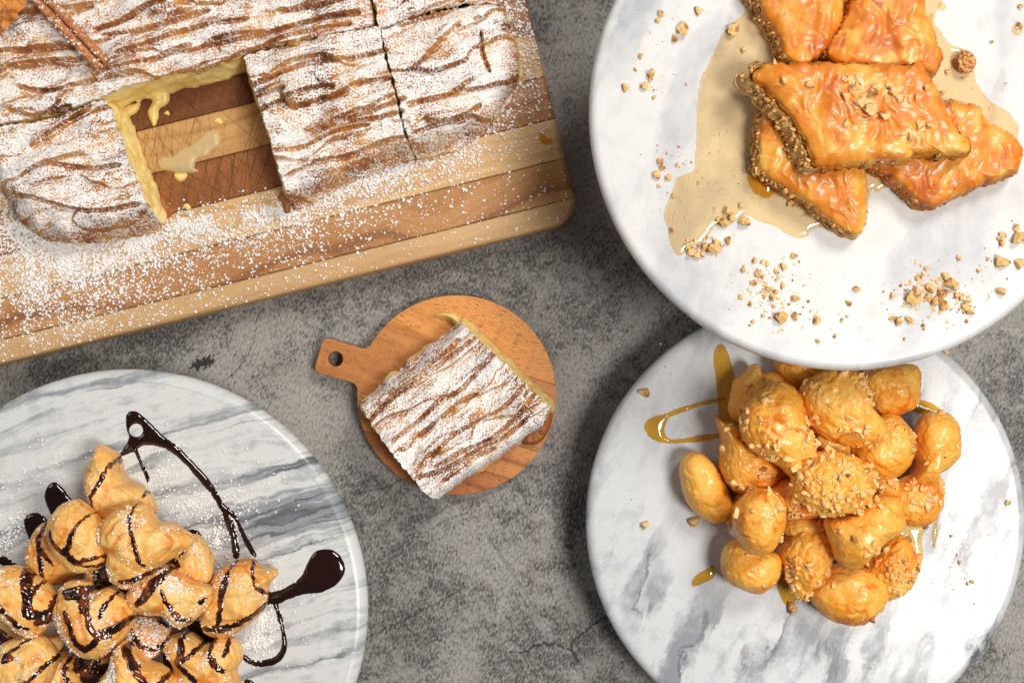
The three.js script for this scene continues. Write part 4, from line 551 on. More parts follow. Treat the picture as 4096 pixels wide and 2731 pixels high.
puddle('honey_streak', 'narrow honey run ending in a drop, outside the orange ball', 'honey', hg, { strokes: [hp([[1722, 760, 9], [1728, 830, 8], [1712, 920, 7], [1698, 1010, 9], [1690, 1070, 17], [1688, 1110, 10], [1686, 1132, 4]])] }, OT, 0.0005, 0.0014, 0.003, honey);
puddle('honey_streak', 'golden honey spill between the tailed ball and the glossy ball', 'honey', hg, { polys: [hp([[1560, 320], [1620, 340], [1680, 360], [1724, 402], [1690, 424], [1630, 420], [1560, 390]])] }, OT, 0.0006, 0.0018, 0.004, honeyDeep);
const UT = UP.top, up = (L) => pc(L, cUp, UT), ub = (L) => pc(L, cBak, UT), ul = (L) => pc(L, cLow, UT);
puddle('syrup_pool', 'wide pale syrup pool with a lobed edge spreading under the baklava', 'syrup', undefined, { polys: [[...up([[1060, -80], [1075, 60], [960, 170], [900, 270], [830, 420], [790, 500], [770, 640], [765, 760], [755, 1000], [735, 1075], [640, 1115], [620, 1180], [585, 1260], [558, 1350], [582, 1430], [588, 1500]]), ...ul([[120, 60], [132, 125], [165, 180], [205, 190], [235, 150], [330, 110], [400, 20]]), ...up([[920, 1405], [1000, 1390], [1070, 1345], [1150, 1385], [1260, 1420], [1330, 1465], [1400, 1492], [1460, 1482], [1485, 1440], [1560, 1425]]), ...ub([[480, 1440], [560, 1480], [620, 1502], [670, 1480], [720, 1440], [760, 1200], [800, 1205], [870, 1165], [1000, 1100], [1300, 1150], [1600, 1000], [1690, 820], [1650, 740], [1620, 700], [1520, 640], [1450, 560], [1412, 480], [1402, 380], [1340, 308], [1260, 280], [1200, 200], [1150, 120], [1120, -60]])]] }, UT, 0.0009, 0.0014, 0.004, syrup, 0.12);
puddle('syrup_drop', 'amber syrup bead beside the lower corner of the baklava', 'syrup', undefined, { polys: [up([[1085, 1110], [1110, 1085], [1160, 1085], [1230, 1110], [1290, 1165], [1250, 1210], [1200, 1240], [1140, 1215], [1100, 1160]])] }, UT + 0.001, 0.0006, 0.0026, 0.006, honeyDeep);
for (const [x, y, r, w] of [[1205, 40, 24, 'single round syrup drop on bare marble past the baklava'], [1140, 105, 20, 'tiny syrup drop touching the rear baklava side'], [1675, 185, 34, 'round syrup drop holding a brown walnut bit']]) puddle('syrup_drop', w, 'syrup', 'loose syrup drops', { strokes: [ub([[x, y, r], [x + 4, y + 3, r]])] }, UT, 0.0005, 0.0016, 0.004, syrup);
// ================================================================== BAKLAVA
const crustBump = grayTex(512, 512, (u, v) => { const w = f2(u * 5, v * 5, 3); return clamp(0.5 + 0.3 * f2(u * 14 + w * 3, v * 14, 3) + 0.35 * f2(u * 60, v * 60, 3)); });
const glaze = phy({ vertexColors: true, roughness: 0.45, clearcoat: 0.32, clearcoatRoughness: 0.12, bumpMap: crustBump, bumpScale: 0.0003 });
const nutty = phy({ vertexColors: true, roughness: 0.42, clearcoat: 0.5, clearcoatRoughness: 0.15 });
const bakTops = [], fills = [];
function baklava(label, pts, y0, h, o) {
  const t = thing('baklava_piece', label, 'baklava', 'baklava pieces stacked in syrup'), yt = y0 + h, s = o.seed, N = 260;
  const P = resample(smoothLoop(pts.map(([x, y]) => cBak(x, y, yt)), 7), N, true); let cx = 0, cz = 0; for (const p of P) { const a = n2(p[0] * 130 + s, p[1] * 130), b = n2(p[0] * 130 + 9, p[1] * 130 + s), c = n2(p[0] * 420 + s, p[1] * 420); p[0] += 0.0016 * a + 0.0006 * c; p[1] += 0.0016 * b + 0.0006 * c; cx += p[0] / N; cz += p[1] / N; }
  const nor = P.map((p, i) => { const a = P[(i + N - 2) % N], b = P[(i + 2) % N]; let x = b[1] - a[1], z = -(b[0] - a[0]); const l = Math.hypot(x, z); x /= l; z /= l; if (x * (p[0] - cx) + z * (p[1] - cz) < 0) { x = -x; z = -z; } return [x, z]; });
  const tilt = (x, z) => (x - cx) * (o.tx ?? 0) + (z - cz) * (o.tz ?? 0);
  const out = (i, d) => { const [nx, nz] = nor[i], [sx, sz] = o.skirt ?? [0, 0], k = Math.max(0, nx * sx + nz * sz); return [P[i][0] + nx * (d + k), P[i][1] + nz * (d + k)]; };
  const gold = RGB(234, 158, 52), amber = RGB(220, 124, 28), rust = RGB(182, 78, 15), paleC = RGB(242, 188, 92);
  // top crust
  { const pos = [], col = [], uv = [], idx = [], NR = 70;
    const vtx = (x, y, z, e) => { pos.push(x, y, z); uv.push(x / 0.05, z / 0.05); const m = f2(x * 42 + s, z * 42, 4), m2 = f2(x * 150, z * 150 + s, 3); let c = mix3(gold, amber, ss(-0.3, 0.25, m + m2 * 0.4)); c = mix3(c, rust, 0.7 * ss(0.08, 0.42, f2(x * 30 + s * 2, z * 30 + 5, 3) + m2 * 0.3)); c = mix3(c, paleC, 0.6 * ss(0.42, 0.7, n2(x * 330, z * 330 + s))); c = mix3(c, paleC, clamp(0.75 * ss(0.1, 0.45, -m - m2 * 0.5) + e)); col.push(...c); };
    const surf = (x, z, q) => { const w = f2(x * 40 + s, z * 40, 2) * 0.02; return yt + tilt(x, z) + 0.0036 * f2(x * 48 + s, z * 48 + 3, 2) + 0.0005 * (1 - Math.abs(f2((x + w) * 90 + s, (z - w) * 60, 2)) * 5) * ss(0, 0.3, q) + (o.puff ?? 0.004) * Math.sqrt(1 - (1 - clamp(q * 2.2)) ** 2) - (o.puff ?? 0.004); };
    for (const [dy, d] of [[0.46, 0.0022], [0.41, 0.0008], [0.36, 0.0021], [0.31, 0.0006], [0.26, 0.0018], [0.21, 0.0004], [0.16, 0.0014], [0.11, 0.0002], [0.07, 0.0009], [0.03, 0.0003]]) for (let i = 0; i < N; i++) { const e = d + 0.0013 * n2(i * 0.3, dy * 60 + s), x = P[i][0] + nor[i][0] * e, z = P[i][1] + nor[i][1] * e; vtx(x, surf(P[i][0], P[i][1], 0) - dy * h * mix(o.drop ?? 2.0, 0.8, clamp((nor[i][0] * (o.skirt?.[0] ?? 0) + nor[i][1] * (o.skirt?.[1] ?? 0)) / 0.004)), z, 0.25 * n2(i * 0.2, dy * 90)); }
    for (let k = 0; k <= NR; k++) { const q = k / NR; for (let i = 0; i < N; i++) { const x = mix(P[i][0], cx, q), z = mix(P[i][1], cz, q); vtx(x, surf(x, z, q), z, 0); } }
    const rows = NR + 11; for (let k = 0; k + 1 < rows; k++) for (let i = 0; i < N; i++) { const a = k * N + i, b = k * N + (i + 1) % N; idx.push(a, b, a + N, b, b + N, a + N); }
    let g = geo(pos, idx, col, uv); if (g.attributes.normal.getY(N * 40) < 0) { for (let i = 0; i < idx.length; i += 3) [idx[i], idx[i + 1]] = [idx[i + 1], idx[i]]; g.setIndex(idx); g.computeVertexNormals(); }
    mesh('phyllo_crust', g, glaze, t); bakTops.push({ surf, P }); }
  // walnut filling and bottom leaves
  const band = (name, f0, f1, d0, rough, pal, rows, mat) => { const pos = [], col = [], idx = []; for (let k = 0; k <= rows; k++) for (let i = 0; i < N; i++) { const q = k / rows, fr = mix(f0, f1, q), y = y0 + fr * (h + tilt(P[i][0], P[i][1])), [bx, bz] = out(i, 0), m = 1 - fr, x0 = mix(P[i][0], bx, clamp(1.25 * m)), z0 = mix(P[i][1], bz, clamp(1.25 * m)), l = f3(x0 * 300, y * 300, z0 * 300 + s, 3), l2 = n3(x0 * 150, y * 150, z0 * 150), d = d0 + rough * (l * 1.2 + l2 * 0.8); pos.push(x0 + nor[i][0] * d, y, z0 + nor[i][1] * d); col.push(...mix3(pal[0], pal[1], ss(-0.35, 0.35, l + 0.3 * l2))); } for (let k = 0; k < rows; k++) for (let i = 0; i < N; i++) { const a = k * N + i, b = k * N + (i + 1) % N; idx.push(a, a + N, b, b, a + N, b + N); } const gb = geo(pos, idx, col), k = N * 2, nb = gb.attributes.normal; if (nb.getX(k) * nor[0][0] + nb.getZ(k) * nor[0][1] < 0) { for (let i = 0; i < idx.length; i += 3) [idx[i], idx[i + 1]] = [idx[i + 1], idx[i]]; gb.setIndex(idx); gb.computeVertexNormals(); } mesh(name, gb, mat, t); if (name === 'walnut_filling') fills.push(gb); };
  band('walnut_filling', 0.16, 0.72, -0.0004, 0.0018, [RGB(234, 190, 120), RGB(170, 114, 54)], 12, nutty);
  band('bottom_phyllo', 0, 0.2, 0.0008, 0.001, [RGB(238, 178, 86), RGB(208, 138, 54)], 5, nutty);
  return t;
}
const UY = UT + 0.0008, BH = 0.019;
baklava('baklava piece at the rear, half cropped, next to the open syrup', [[40, -120], [75, 10], [150, 150], [235, 325], [300, 385], [400, 370], [520, 240], [575, 130], [600, 20], [640, -60], [500, -160], [250, -200]], UY, BH, { seed: 5, skirt: [-0.003, 0]});
baklava('baklava piece at the rear whose corner points at the big loose walnut', [[655, -20], [605, 120], [505, 275], [545, 370], [700, 420], [900, 430], [1100, 425], [1185, 430], [1215, 372], [1195, 270], [1155, 170], [1122, 60], [1080, -60], [1000, -170], [800, -150]], UY, BH, { seed: 17, skirt: [0.002, 0] });
baklava('front baklava piece ending in a sharp tip over the syrup', [[95, 700], [72, 850], [62, 1000], [110, 1080], [300, 1222], [440, 1305], [600, 1432], [705, 1458], [728, 1400], [735, 1200], [742, 1060], [620, 900], [400, 700], [220, 640]], UY, BH, { seed: 29, skirt: [-0.0025, 0] });
baklava('baklava piece with a pointed end and crumbly nut base', [[1000, 800], [1150, 690], [1245, 640], [1310, 628], [1450, 680], [1540, 770], [1660, 850], [1740, 950], [1640, 1085], [1480, 1135], [1300, 1225], [1155, 1285], [1000, 1185], [900, 1092], [800, 1030], [860, 900]], UY, BH, { seed: 41, skirt: [-0.001, 0.001] });
baklava('topmost baklava diamond strewn with walnut, lying over the others', [[40, 470], [75, 420], [120, 398], [380, 388], [700, 383], [1000, 390], [1092, 402], [1185, 560], [1262, 700], [1335, 820], [1400, 905], [1372, 948], [1130, 952], [900, 992], [700, 1012], [440, 1034], [380, 905], [300, 770], [200, 640], [95, 530]], UY + BH * 0.92, BH, { seed: 53, skirt: [-0.009, 0.001], puff: 0.005, drop: 1.8 });

// ================================================================== WALNUT PIECES
const nutMat = phy({ vertexColors: true, roughness: 0.55, clearcoat: 0.15 });
function nutShape(seed, detail, peel = 0.22) {
  let g = new THREE.IcosahedronGeometry(1, detail); g.deleteAttribute('normal'); g.deleteAttribute('uv'); g = mergeVertices(g, 1e-5); const p = g.attributes.position, col = [], r = rng(seed), pl = []; for (let i = 0; i < 11; i++) { const a = r() * 6.283, b = r() * 2 - 1, c = Math.sqrt(1 - b * b); pl.push([c * Math.cos(a), b, c * Math.sin(a), 0.42 + r() * 0.34]); }
  const A = RGB(242, 206, 144), B = RGB(228, 176, 100), C = RGB(150, 86, 36), sk = [r() - 0.5, r() - 0.5, r() - 0.5];
  for (let i = 0; i < p.count; i++) { let x = p.getX(i), y = p.getY(i), z = p.getZ(i), k = 1 + 0.75 * f3(x * 1.5 + seed, y * 1.5, z * 1.5, 3) + 0.14 * n3(x * 6, y * 6 + seed, z * 6); for (const [a, b, c, d] of pl) { const q = (x * a + y * b + z * c) * k; if (q > d) k *= d / q; } const m = f3(x * 2.2 + seed, y * 2.2, z * 2.2, 3), skin = ss(peel, peel + 0.16, x * sk[0] + y * sk[1] + z * sk[2] + m * 0.5); col.push(...mix3(mix3(A, B, ss(-0.3, 0.3, m)), C, 0.85 * skin)); p.setXYZ(i, x * k * 1.05, y * k * 0.75, z * k * 0.95); }
  g.setAttribute('color', new THREE.BufferAttribute(new Float32Array(col), 3)); g = g.toNonIndexed(); g.computeVertexNormals(); return g;
}
const nutHalf = (() => { let g = new THREE.IcosahedronGeometry(1, 12); g.deleteAttribute('normal'); g.deleteAttribute('uv'); g = mergeVertices(g, 1e-5); const p = g.attributes.position, col = []; for (let i = 0; i < p.count; i++) { const x = p.getX(i), y = p.getY(i), z = p.getZ(i), w = Math.abs(f3(x * 1.9 + 4, y * 1.9, z * 1.9, 3)), k = 0.78 + 0.9 * Math.min(w, 0.3) + 0.06 * n3(x * 7, y * 7, z * 7); p.setXYZ(i, x * k * 0.95, y * k * 0.7, z * k * 1.1); col.push(...mix3(mix3(RGB(222, 166, 92), RGB(190, 124, 58), ss(-0.2, 0.3, n3(x * 3, y * 3, z * 3))), RGB(112, 62, 26), ss(0.1, 0.02, w))); } g.setAttribute('color', new THREE.BufferAttribute(new Float32Array(col), 3)); g.computeVertexNormals(); return g; })();
const nutBig = [1, 2, 3, 4, 5, 6, 7].map((s) => nutShape(s * 11.3, 6)), nutSmall = [1, 2, 3].map((s) => nutShape(s * 7.7 + 3, 2, 0.45).scale(1.3, 1.3, 1.3));
const nr = rng(4242);
function walnut(f, x, y, r, yb, label, group, sink = 0.45) {
  const [X, Z] = f(x, y, yb), s = r * Math.abs(f(1, 0, yb)[0] - f(0, 0, yb)[0]) * 1.12, o = mesh('walnut_piece', r > 60 ? nutHalf : nutBig[Math.floor(nr() * 7)], nutMat); o.scale.setScalar(s); o.rotation.set((nr() - 0.5) * 0.7, nr() * 6.283, (nr() - 0.5) * 0.7); o.position.set(X, yb + s * sink, Z); return tag(o, group ? label.replace(/(walnut)/, (r >= 30 ? 'chunky ' : r >= 19 ? 'middling ' : r >= 14 ? 'small ' : 'tiny ') + '$1').replace('small brown small', 'small brown').replace(/(small brown|tiny) (middling|small|tiny)/, '$1') : label, 'walnut', group);
}
const nearRim = 'walnut crumb on the bare marble between rim and syrup, cake stand', scatterA = 'walnut crumb in the loose scatter below the syrup, cake stand', scatterB = 'walnut crumb in the dense mound near the cake stand rim', inSyrup = 'walnut crumb stuck in the syrup edge on the cake stand';
for (const [x, y, r] of [[778, 72, 28], [680, 188, 42], [630, 245, 26], [540, 85, 22], [522, 130, 20], [482, 468, 32], [440, 540, 27], [320, 555, 25], [410, 355, 18], [380, 435, 13], [700, 530, 11], [495, 612, 17], [540, 1010, 30], [510, 1095, 28], [590, 1115, 24], [640, 1035, 15], [525, 1165, 13], [650, 920, 11], [580, 960, 10], [550, 1050, 20], [475, 500, 16]]) walnut(cUp, x, y, r, UT, nearRim, 'walnut crumbs by the rim');
for (const [x, y, r] of [[995, 190, 40], [1055, 310, 18], [960, 1330, 34], [940, 1400, 34], [1060, 1390, 36], [1360, 1280, 26], [1040, 1290, 15], [780, 1140, 11], [615, 1230, 13], [610, 1440, 18], [985, 1365, 26], [905, 1380, 20]]) walnut(cUp, x, y, r, UT + 0.0006, inSyrup, 'walnut crumbs in syrup');
for (const [x, y, r] of [[260, 165, 34], [300, 190, 26], [400, 145, 38], [420, 110, 28], [490, 95, 26], [350, 130, 24], [330, 180, 18], [235, 140, 18]]) walnut(cLow, x, y, r, UT + 0.0006, inSyrup, 'walnut crumbs in syrup');
for (const [x, y, r] of [[905, 190, 24], [658, 222, 19], [705, 232, 13], [592, 260, 11], [590, 285, 17], [680, 310, 26], [655, 360, 22], [845, 265, 24], [800, 290, 20], [745, 400, 26], [770, 455, 24], [838, 378, 17], [910, 460, 30], [568, 455, 17], [632, 498, 17], [830, 580, 44], [908, 570, 27], [1048, 595, 27], [650, 605, 13], [712, 572, 14], [1000, 480, 13], [1300, 400, 22], [1255, 490, 22], [1208, 598, 16], [1240, 575, 11], [1058, 727, 17], [1165, 700, 15], [708, 325, 16], [795, 420, 18], [775, 505, 14]]) walnut(cLow, x, y, r, UT, scatterA, 'walnut crumbs in the loose scatter');
for (const [x, y, r] of [[1650, 455, 48], [1680, 420, 36], [1760, 400, 32], [1835, 430, 40], [1890, 365, 42], [1860, 315, 27], [1840, 500, 34], [1780, 490, 26], [1530, 440, 19], [1580, 380, 13], [1680, 335, 17], [1740, 275, 18], [1720, 305, 13], [1960, 450, 19], [1980, 505, 34], [2010, 545, 30], [1930, 440, 19], [1525, 585, 22], [1565, 610, 29], [1630, 590, 26], [1720, 630, 16], [1725, 655, 10], [1995, 605, 15], [1745, 450, 22], [1700, 465, 22], [1865, 520, 20], [1800, 460, 22], [1910, 395, 24]]) walnut(cLow, x, y, r, UT, scatterB, 'walnut crumbs in the dense mound');
for (const [x, y, r] of [[2200, 230, 46], [2125, 215, 12], [2065, 285, 13], [1945, 205, 20], [2210, 415, 33], [2320, 240, 34], [2310, 80, 48], [2345, 70, 36], [2220, 60, 26], [2215, 110, 22], [2300, 20, 26], [2200, 90, 18], [1865, 803, 15], [2093, 705, 10], [1600, 715, 11]]) walnut(cLow, x, y, r, UT, 'walnut crumb strung along the stand rim past the dense mound', 'walnut crumbs along the rim past the mound');
walnut(cBak, 1345, 395, 62, UT + 0.001, 'big wrinkled walnut half sitting alone in the syrup', undefined, 0.5);
for (const [x, y, r] of [[1690, 160, 22], [1700, 40, 16], [1520, 260, 12], [1245, 450, 17], [1210, 580, 20]]) walnut(cBak, x, y, r, UT + 0.0006, 'small brown walnut bit beyond the rear baklava corner', 'walnut bits beyond the baklava');
{ const b = bakTops[4]; for (const [x, y, r] of [[600, 495, 24], [640, 560, 30], [605, 610, 27], [690, 640, 33], [765, 575, 40], [905, 580, 36], [935, 612, 28], [760, 690, 44], [845, 725, 30], [370, 530, 27], [610, 780, 26], [1060, 780, 30], [1130, 790, 24], [1010, 860, 26], [1045, 610, 20], [215, 500, 22], [680, 540, 24], [720, 610, 26], [870, 540, 22], [1110, 550, 18]]) { const yb0 = UY + BH * 1.92, [X, Z] = cBak(x, y, yb0); walnut(cBak, x, y, r * 1.12, b.surf(X, Z, 0.6) - 0.0004, 'chopped walnut glazed onto the topmost baklava diamond', 'walnuts on the top baklava', 0.35); } }
for (const [x, y, r, w] of [[110, 298, 32, 'lone walnut crumb above the honey loop on veined marble'], [378, 1005, 34, 'two-toned walnut crumb with black skin beside the egg-shaped ball'], [110, 1022, 25, 'pale walnut crumb lying alone toward the rim of the veined stand'], [910, 1468, 33, 'walnut crumb at the point of the dark honey pool']]) walnut(cLou, x, y, r, OT, w);
for (const [x, y, r] of [[1780, 1083, 11], [1812, 1187, 9], [1890, 1330, 13], [1870, 1342, 10], [1825, 1225, 12], [1690, 1135, 9], [2090, 900, 16]]) walnut(cLou, x, y, r, OT, 'tiny walnut speck in the bright glare on veined marble', 'walnut specks in the glare');

// ================================================================== FINE STUFF: crumbs and powdered sugar
const M4 = () => new THREE.Matrix4(), Q = new THREE.Quaternion(), V = new THREE.Vector3(), Sv = new THREE.Vector3(), Eu = new THREE.Euler();
const place = (r, x, y, z, s, flat = 0.8) => M4().compose(V.set(x, y, z), Q.setFromEuler(Eu.set(r() * 0.8 - 0.4, r() * 6.28, r() * 0.8 - 0.4)), Sv.set(s * (0.7 + 0.6 * r()), s * flat, s * (0.7 + 0.6 * r())));
{
  const r = rng(31), mats = [], cols = [], add = (x, z, y, s) => { mats.push(place(r, x, y + s * 0.3, z, s, 0.6)); const k = r(); cols.push(new THREE.Color(...(k < 0.3 ? [0.55, 0.36, 0.22] : [1.1, 1.05, 0.95]))); };
  const cloud = (f, x, y, rx, ry, n, yb, sm) => { for (let i = 0; i < n; i++) { const a = r() * 6.28, q = Math.pow(r(), 0.7), [X, Z] = f(x + rx * q * Math.cos(a), y + ry * q * Math.sin(a), yb); add(X, Z, yb, 0.00018 + sm * r() * r()); } };
  cloud(cUp, 560, 250, 330, 260, 22, UT, 0.0006); cloud(cUp, 470, 560, 220, 200, 26, UT, 0.0006); cloud(cUp, 560, 1050, 200, 180, 34, UT, 0.0006); cloud(cUp, 800, 1150, 330, 420, 120, UT + 0.0013, 0.0004); cloud(cUp, 980, 700, 220, 450, 50, UT + 0.0013, 0.0003);
  cloud(cLow, 800, 430, 330, 260, 170, UT, 0.0009); cloud(cLow, 740, 400, 150, 190, 90, UT, 0.0012); cloud(cLow, 1800, 430, 360, 230, 190, UT, 0.0009); cloud(cLow, 1780, 430, 190, 130, 150, UT, 0.0014); cloud(cLow, 1980, 510, 70, 80, 40, UT, 0.0012); cloud(cLow, 340, 140, 140, 70, 70, UT + 0.001, 0.0013); cloud(cLow, 1240, 500, 300, 250, 30, UT, 0.0006); cloud(cLow, 2220, 200, 200, 250, 60, UT, 0.0006); cloud(cBak, 1400, 560, 240, 220, 40, UT + 0.0013, 0.0005); cloud(cBak, 500, 1330, 300, 100, 24, UT + 0.0013, 0.0004);
  cloud(cLou, 250, 650, 280, 700, 60, OT, 0.0005); cloud(cLou, 700, 1600, 600, 240, 34, OT, 0.0005); cloud(cLou, 1800, 1150, 300, 520, 60, OT, 0.0006);
  stuff('walnut_crumbs', 'fine walnut dust and skin flakes strewn over the marble stands', 'crumbs', nutSmall[0], nutMat, mats, cols);
}
{ // chopped nuts stuck on the honey balls
  const r = rng(88), mats = [], cols = [];
  for (const d of doughs) if (d.set === 'ball' && d.nuts) { const P = d.g.attributes.position, N = d.g.attributes.normal; let left = Math.round(130 * d.nuts), tries = 0; while (left > 0 && tries++ < 9000) { const i = Math.floor(r() * P.count), x = P.getX(i), y = P.getY(i), z = P.getZ(i); if (N.getY(i) < 0.15) continue; const clump = f3(x * 60 + 5, y * 60, z * 60, 2); if (clump + (d.nuts > 1 ? 0.35 : d.nuts > 0.5 ? 0.02 : -0.06) < r() * 0.25) continue; left--; const s = 0.00045 + 0.0024 * Math.pow(r(), 2.6); mats.push(place(r, x + N.getX(i) * s * 0.25, y + N.getY(i) * s * 0.3, z + N.getZ(i) * s * 0.25, s, 0.75)); const k = r(); cols.push(new THREE.Color(...(k < 0.08 ? [0.5, 0.35, 0.22] : k < 0.5 ? [1.08, 1.04, 0.92] : [1.12, 1.14, 1.12]))); } }
  for (const g of fills) { const P = g.attributes.position, N = g.attributes.normal; for (let i = 0; i < 900; i++) { const k = Math.floor(r() * P.count), s = 0.0006 + 0.0016 * r() * r(); if (N.getX(k) > -0.25) continue; mats.push(place(r, P.getX(k) + N.getX(k) * s * 0.2, P.getY(k), P.getZ(k) + N.getZ(k) * s * 0.2, s, 0.9)); const q = r(); cols.push(new THREE.Color(...(q < 0.3 ? [0.5, 0.34, 0.2] : q < 0.7 ? [0.85, 0.72, 0.5] : [1.05, 0.95, 0.75]))); } }
  stuff('chopped_walnut', 'chopped walnut clinging to honey dough balls and baklava filling', 'crumbs', nutSmall[1], nutMat, mats, cols);
}
const grain = (() => { let g = new THREE.IcosahedronGeometry(1, 1); g.deleteAttribute('normal'); g.deleteAttribute('uv'); g = mergeVertices(g); const p = g.attributes.position, r = rng(5); for (let i = 0; i < p.count; i++) { const k = 0.7 + 0.6 * r(); p.setXYZ(i, p.getX(i) * k, p.getY(i) * k, p.getZ(i) * k); } g.computeVertexNormals(); return g; })();
const sugarMat = std({ color: new THREE.Color(...sugarWhite), roughness: 0.95 });
{ // on the big board
  const r = rng(12), mats = [], bp = (u, v) => [bO[0] - (1334 - u) * BK * bU[0] + v * BK * bV[0], bO[1] - (1334 - u) * BK * bU[1] + v * BK * bV[1]];
  let n = 0, tries = 0; while (n < 40000 && tries++ < 900000) {
    const X0 = at2(-90, 0, BT)[0], X1 = at2(1335, 0, BT)[0], Z0 = at2(0, -40, BT)[1], Z1 = at2(0, 860, BT)[1], x = mix(X0, X1, r()), z = mix(Z0, Z1, r());
    const dx = x - bO[0], dz = z - bO[1], u = dx * bU[0] + dz * bU[1], v = dx * bV[0] + dz * bV[1]; if (u > -0.001 || v < 0.001 || v > 0.26) continue;
    if (u > -0.018 && v < 0.018 && Math.hypot(u + 0.018, v - 0.018) > 0.017) continue;
    const d = -polySD(x, z, pieOutline), PX = x / 0.0003 / 0.975 + 1176, inGap = PX > 352 && PX < 648 && d > -0.014 && v < 0.1; if (d < 0.0005 && !inGap) continue;
    const left = ss(-0.2, -0.4, u), front = v < 0.09 ? 1 : 0, P2 = (x / 0.0003 / 0.975 + 1176);
    let dens = front ? Math.exp(-Math.max(0, d - 0.004) / mix(0.011, 0.025, left)) * mix(0.55, 1, left) : 0.42 * Math.exp(-d / 0.016);
    if (P2 > 950) dens *= 0.55; if (P2 > 1100 && front) dens *= 0.5; if (P2 < 60) dens *= 0.75;
    if (d < 0) dens *= 0.6 * Math.exp(d / 0.0035); dens *= 0.55 + 0.9 * ss(-0.3, 0.3, f2(x * 55, z * 55, 3)); dens += 0.012;
    const bare = Math.hypot((P2 - 520) / 38, (z / 0.0003 / 0.975 + 784 - 500) / 30); if (bare < 1) dens *= 0.25;
    if (r() > dens) continue; n++; const s = 0.00011 + 0.00085 * Math.pow(r(), 4); mats.push(place(r, x, BT + s * 0.4, z, s));
  }
  // loose lumps on the crusts
  for (let i = 0; i < 16000; i++) { const p = portions[Math.floor(r() * 6)], [x, z] = coons(p.E, 0.01 + 0.98 * r(), 0.01 + 0.98 * r()), F = p === portions[5] ? SLI : PIE; if (F.sug(x, z) < 0.45 + 0.3 * r()) continue; const s = 0.00014 + 0.0004 * Math.pow(r(), 3); mats.push(place(r, x, p.top(x, z) + s * 0.35, z, s, 0.7)); }
  // a few on the small board
  for (let i = 0; i < 60; i++) { const [x, z] = at2(1049 + (r() - 0.5) * 440, 907 + (r() - 0.5) * 440, SB); if (Math.hypot((x / 0.0003 / 0.988 + 1176 - 1049), (z / 0.0003 / 0.988 + 784 - 907)) > 222) continue; const s = 0.00015 + 0.0003 * r() * r(); mats.push(place(r, x, SB + s * 0.4, z, s)); }
  stuff('powdered_sugar', 'powdered sugar drifted over the serving board and custard pastry', 'sugar', grain, sugarMat, mats);
}
{ // on the chocolate plate and its puffs
  const r = rng(66), mats = []; let tries = 0, n = 0;
  const spots = [[960, 660, 330, 120, 0.8], [1110, 840, 110, 140, 0.7], [1330, 1250, 90, 120, 1], [1300, 1390, 90, 90, 0.8], [100, 700, 260, 240, 0.55], [0, 870, 180, 130, 0.7], [300, 420, 300, 130, 0.16], [820, 480, 200, 130, 0.35], [1250, 600, 250, 200, 0.1], [1450, 1250, 200, 220, 0.12], [1380, 1050, 200, 100, 0.2], [900, 300, 500, 250, 0.03]];
  while (n < 5200 && tries++ < 200000) { const [cx, cy, rx, ry, w] = spots[Math.floor(r() * spots.length)]; if (r() > w) continue; const a = r() * 6.28, q = Math.pow(r(), 0.8) * 1.15, [x, z] = cCho(cx + rx * q * Math.cos(a), cy + ry * q * Math.sin(a), LT); if (Math.hypot(x - LEF.x, z - LEF.z) > LEF.R - 0.01) continue; if (r() > ss(-0.4, 0.3, f2(x * 70, z * 70, 3)) + 0.1) continue; n++; const s = 0.00018 + 0.00065 * Math.pow(r(), 2.3); mats.push(place(r, x, LT + s * 0.4, z, s)); }
  for (const d of doughs) if (d.set === 'puff' && d.sugar) { const P = d.g.attributes.position, N = d.g.attributes.normal; let left = Math.round(950 * d.sugar), t = 0; while (left > 0 && t++ < 20000) { const i = Math.floor(r() * P.count); if (N.getY(i) < 0.3) continue; const x = P.getX(i), y = P.getY(i), z = P.getZ(i); if (f3(x * 70, y * 70, z * 70, 3) + (d.sugar > 1.2 ? 0.4 : 0.04) < r() * 0.25) continue; left--; const s = 0.00014 + 0.0007 * Math.pow(r(), 3); mats.push(place(r, x + (r() - 0.5) * 0.0006, y + s * 0.3, z + (r() - 0.5) * 0.0006, s)); } }
  stuff('powdered_sugar', 'powdered sugar scattered on the grey-banded stand and its puffs', 'sugar', grain, sugarMat, mats);
}
// ------------------------------------------------------------------ custard left behind on the board
const smear = phy({ color: new THREE.Color(...RGB(244, 224, 168)), transmission: 0.5, thickness: 0, roughness: 0.34, ior: 1.4 }), curd = phy({ color: new THREE.Color(...RGB(240, 212, 128)), roughness: 0.42, clearcoat: 0.25, clearcoatRoughness: 0.2 });
const cGap = crop(0, 0, 1.568), gp = (L) => pc(L, cGap, BT), cEnd = crop(1000, 0, 1.4257);
puddle('custard_smear', 'translucent custard smear across the bare boards of the gap', 'custard', undefined, { polys: [gp([[985, 1010], [1010, 985], [1080, 980], [1130, 935], [1190, 910], [1250, 870], [1290, 830], [1340, 820], [1375, 850], [1370, 910], [1320, 950], [1290, 985], [1235, 1000], [1220, 1050], [1240, 1075], [1170, 1085], [1120, 1090], [1050, 1070], [1000, 1060]])] }, BT, 0.0006, 0.0022, 0.005, smear, 0.9);
puddle('custard_smear', 'torn custard curl hanging from the back portion into the gap', 'custard', undefined, { polys: [gp([[850, 630], [900, 590], [960, 560], [1000, 540], [1050, 540], [1062, 590], [1050, 650], [1000, 680], [990, 740], [965, 790], [935, 740], [925, 690], [955, 640], [920, 610], [870, 640]])] }, BT, 0.0006, 0.004, 0.006, curd, 0.9);
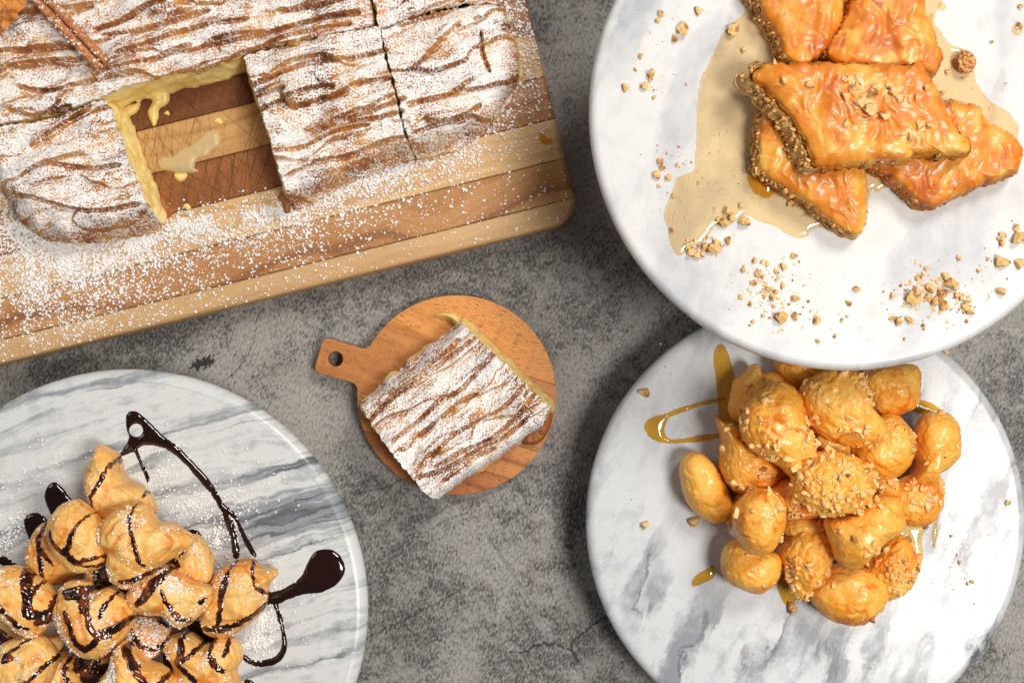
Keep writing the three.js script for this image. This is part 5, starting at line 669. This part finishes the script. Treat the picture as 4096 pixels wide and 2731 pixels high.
puddle('custard_smear', 'small custard lump in the corner where two portions meet', 'custard', undefined, { polys: [gp([[780, 690], [800, 660], [840, 650], [875, 645], [865, 690], [830, 720], [800, 725]])] }, BT, 0.0006, 0.003, 0.004, curd, 0.9);
puddle('custard_smear', 'custard crumb at the tip of the translucent smear', 'custard', undefined, { polys: [gp([[1090, 1090], [1130, 1085], [1172, 1095], [1160, 1125], [1130, 1140], [1095, 1120]])] }, BT, 0.0006, 0.003, 0.003, curd, 0.9);
for (const [x, y, q, w] of [[1170, 1295, 20, 'custard crumb on the pale plank at the front of the gap'], [1045, 710, 14, 'custard crumb below the torn curl in the gap'], [1365, 760, 22, 'custard crumb on the light plank in the gap']]) puddle('custard_smear', w, 'custard', 'custard crumbs in the gap', { strokes: [gp([[x - q * 0.6, y, q * 0.6], [x, y - q * 0.2, q * 0.8], [x + q * 0.7, y + q * 0.4, q * 0.5]])] }, BT, 0.0005, 0.0018, 0.003, curd, 0.8);
puddle('custard_smear', 'yellow custard drop near the free corner of the serving board', 'custard', undefined, { polys: [pc([[1648, 765], [1670, 762], [1690, 785], [1722, 795], [1720, 818], [1690, 826], [1655, 805]], cEnd, BT)] }, BT, 0.0006, 0.002, 0.003, honeyDeep, 0.5);
{ const sy = SB, cs = (L) => L.map(([x, z, q]) => { const p = at2(x, z, sy); return q ? [...p, q * 0.0003] : p; });
  puddle('custard_smear', 'custard curl squeezed out at the top corner of the served slice', 'custard', undefined, { strokes: [cs([[1000, 724, 2], [1020, 722, 5], [1040, 728, 9], [1058, 745, 10]])] }, sy, 0.0006, 0.006, 0.003, curd, 0.6);
  puddle('custard_smear', 'custard lump bulging from the side of the served slice', 'custard', undefined, { polys: [cs([[1105, 775], [1130, 800], [1160, 812], [1165, 835], [1190, 870], [1160, 880], [1120, 840]])] }, sy, 0.0006, 0.014, 0.006, curd, 0.6); }
const amberCrust = phy({ color: new THREE.Color(...RGB(158, 92, 40)), roughness: 0.6, clearcoat: 0.1, clearcoatRoughness: 0.2 });
puddle('crust_fragment', 'amber caramelised crust scrap at the foot of the thickly sugared portion', 'pastry flake', undefined, { polys: [gp([[1745, 1235], [1790, 1195], [1860, 1200], [1890, 1260], [1830, 1290], [1815, 1335], [1782, 1335], [1775, 1285]])] }, BT, 0.0006, 0.0045, 0.004, amberCrust, 1.2);
puddle('crust_fragment', 'dark amber crust scrap at the corner of the yellow cut side', 'pastry flake', undefined, { polys: [gp([[960, 1230], [1030, 1235], [1060, 1290], [1110, 1310], [1060, 1360], [1000, 1385], [975, 1320]])] }, BT, 0.0006, 0.0025, 0.004, amberCrust, 1.2);
{ const c = (L) => L.map(([x, z]) => at2(x, z, SB)); puddle('crust_fragment', 'dark brown crust flake at the browned edge of the served slice', 'pastry flake', undefined, { polys: [c([[1196, 1010], [1215, 975], [1245, 950], [1268, 945], [1262, 985], [1240, 1015], [1212, 1022]])] }, SB, 0.0005, 0.007, 0.004, amberCrust, 1.4); }
renderer.render(scene, camera);
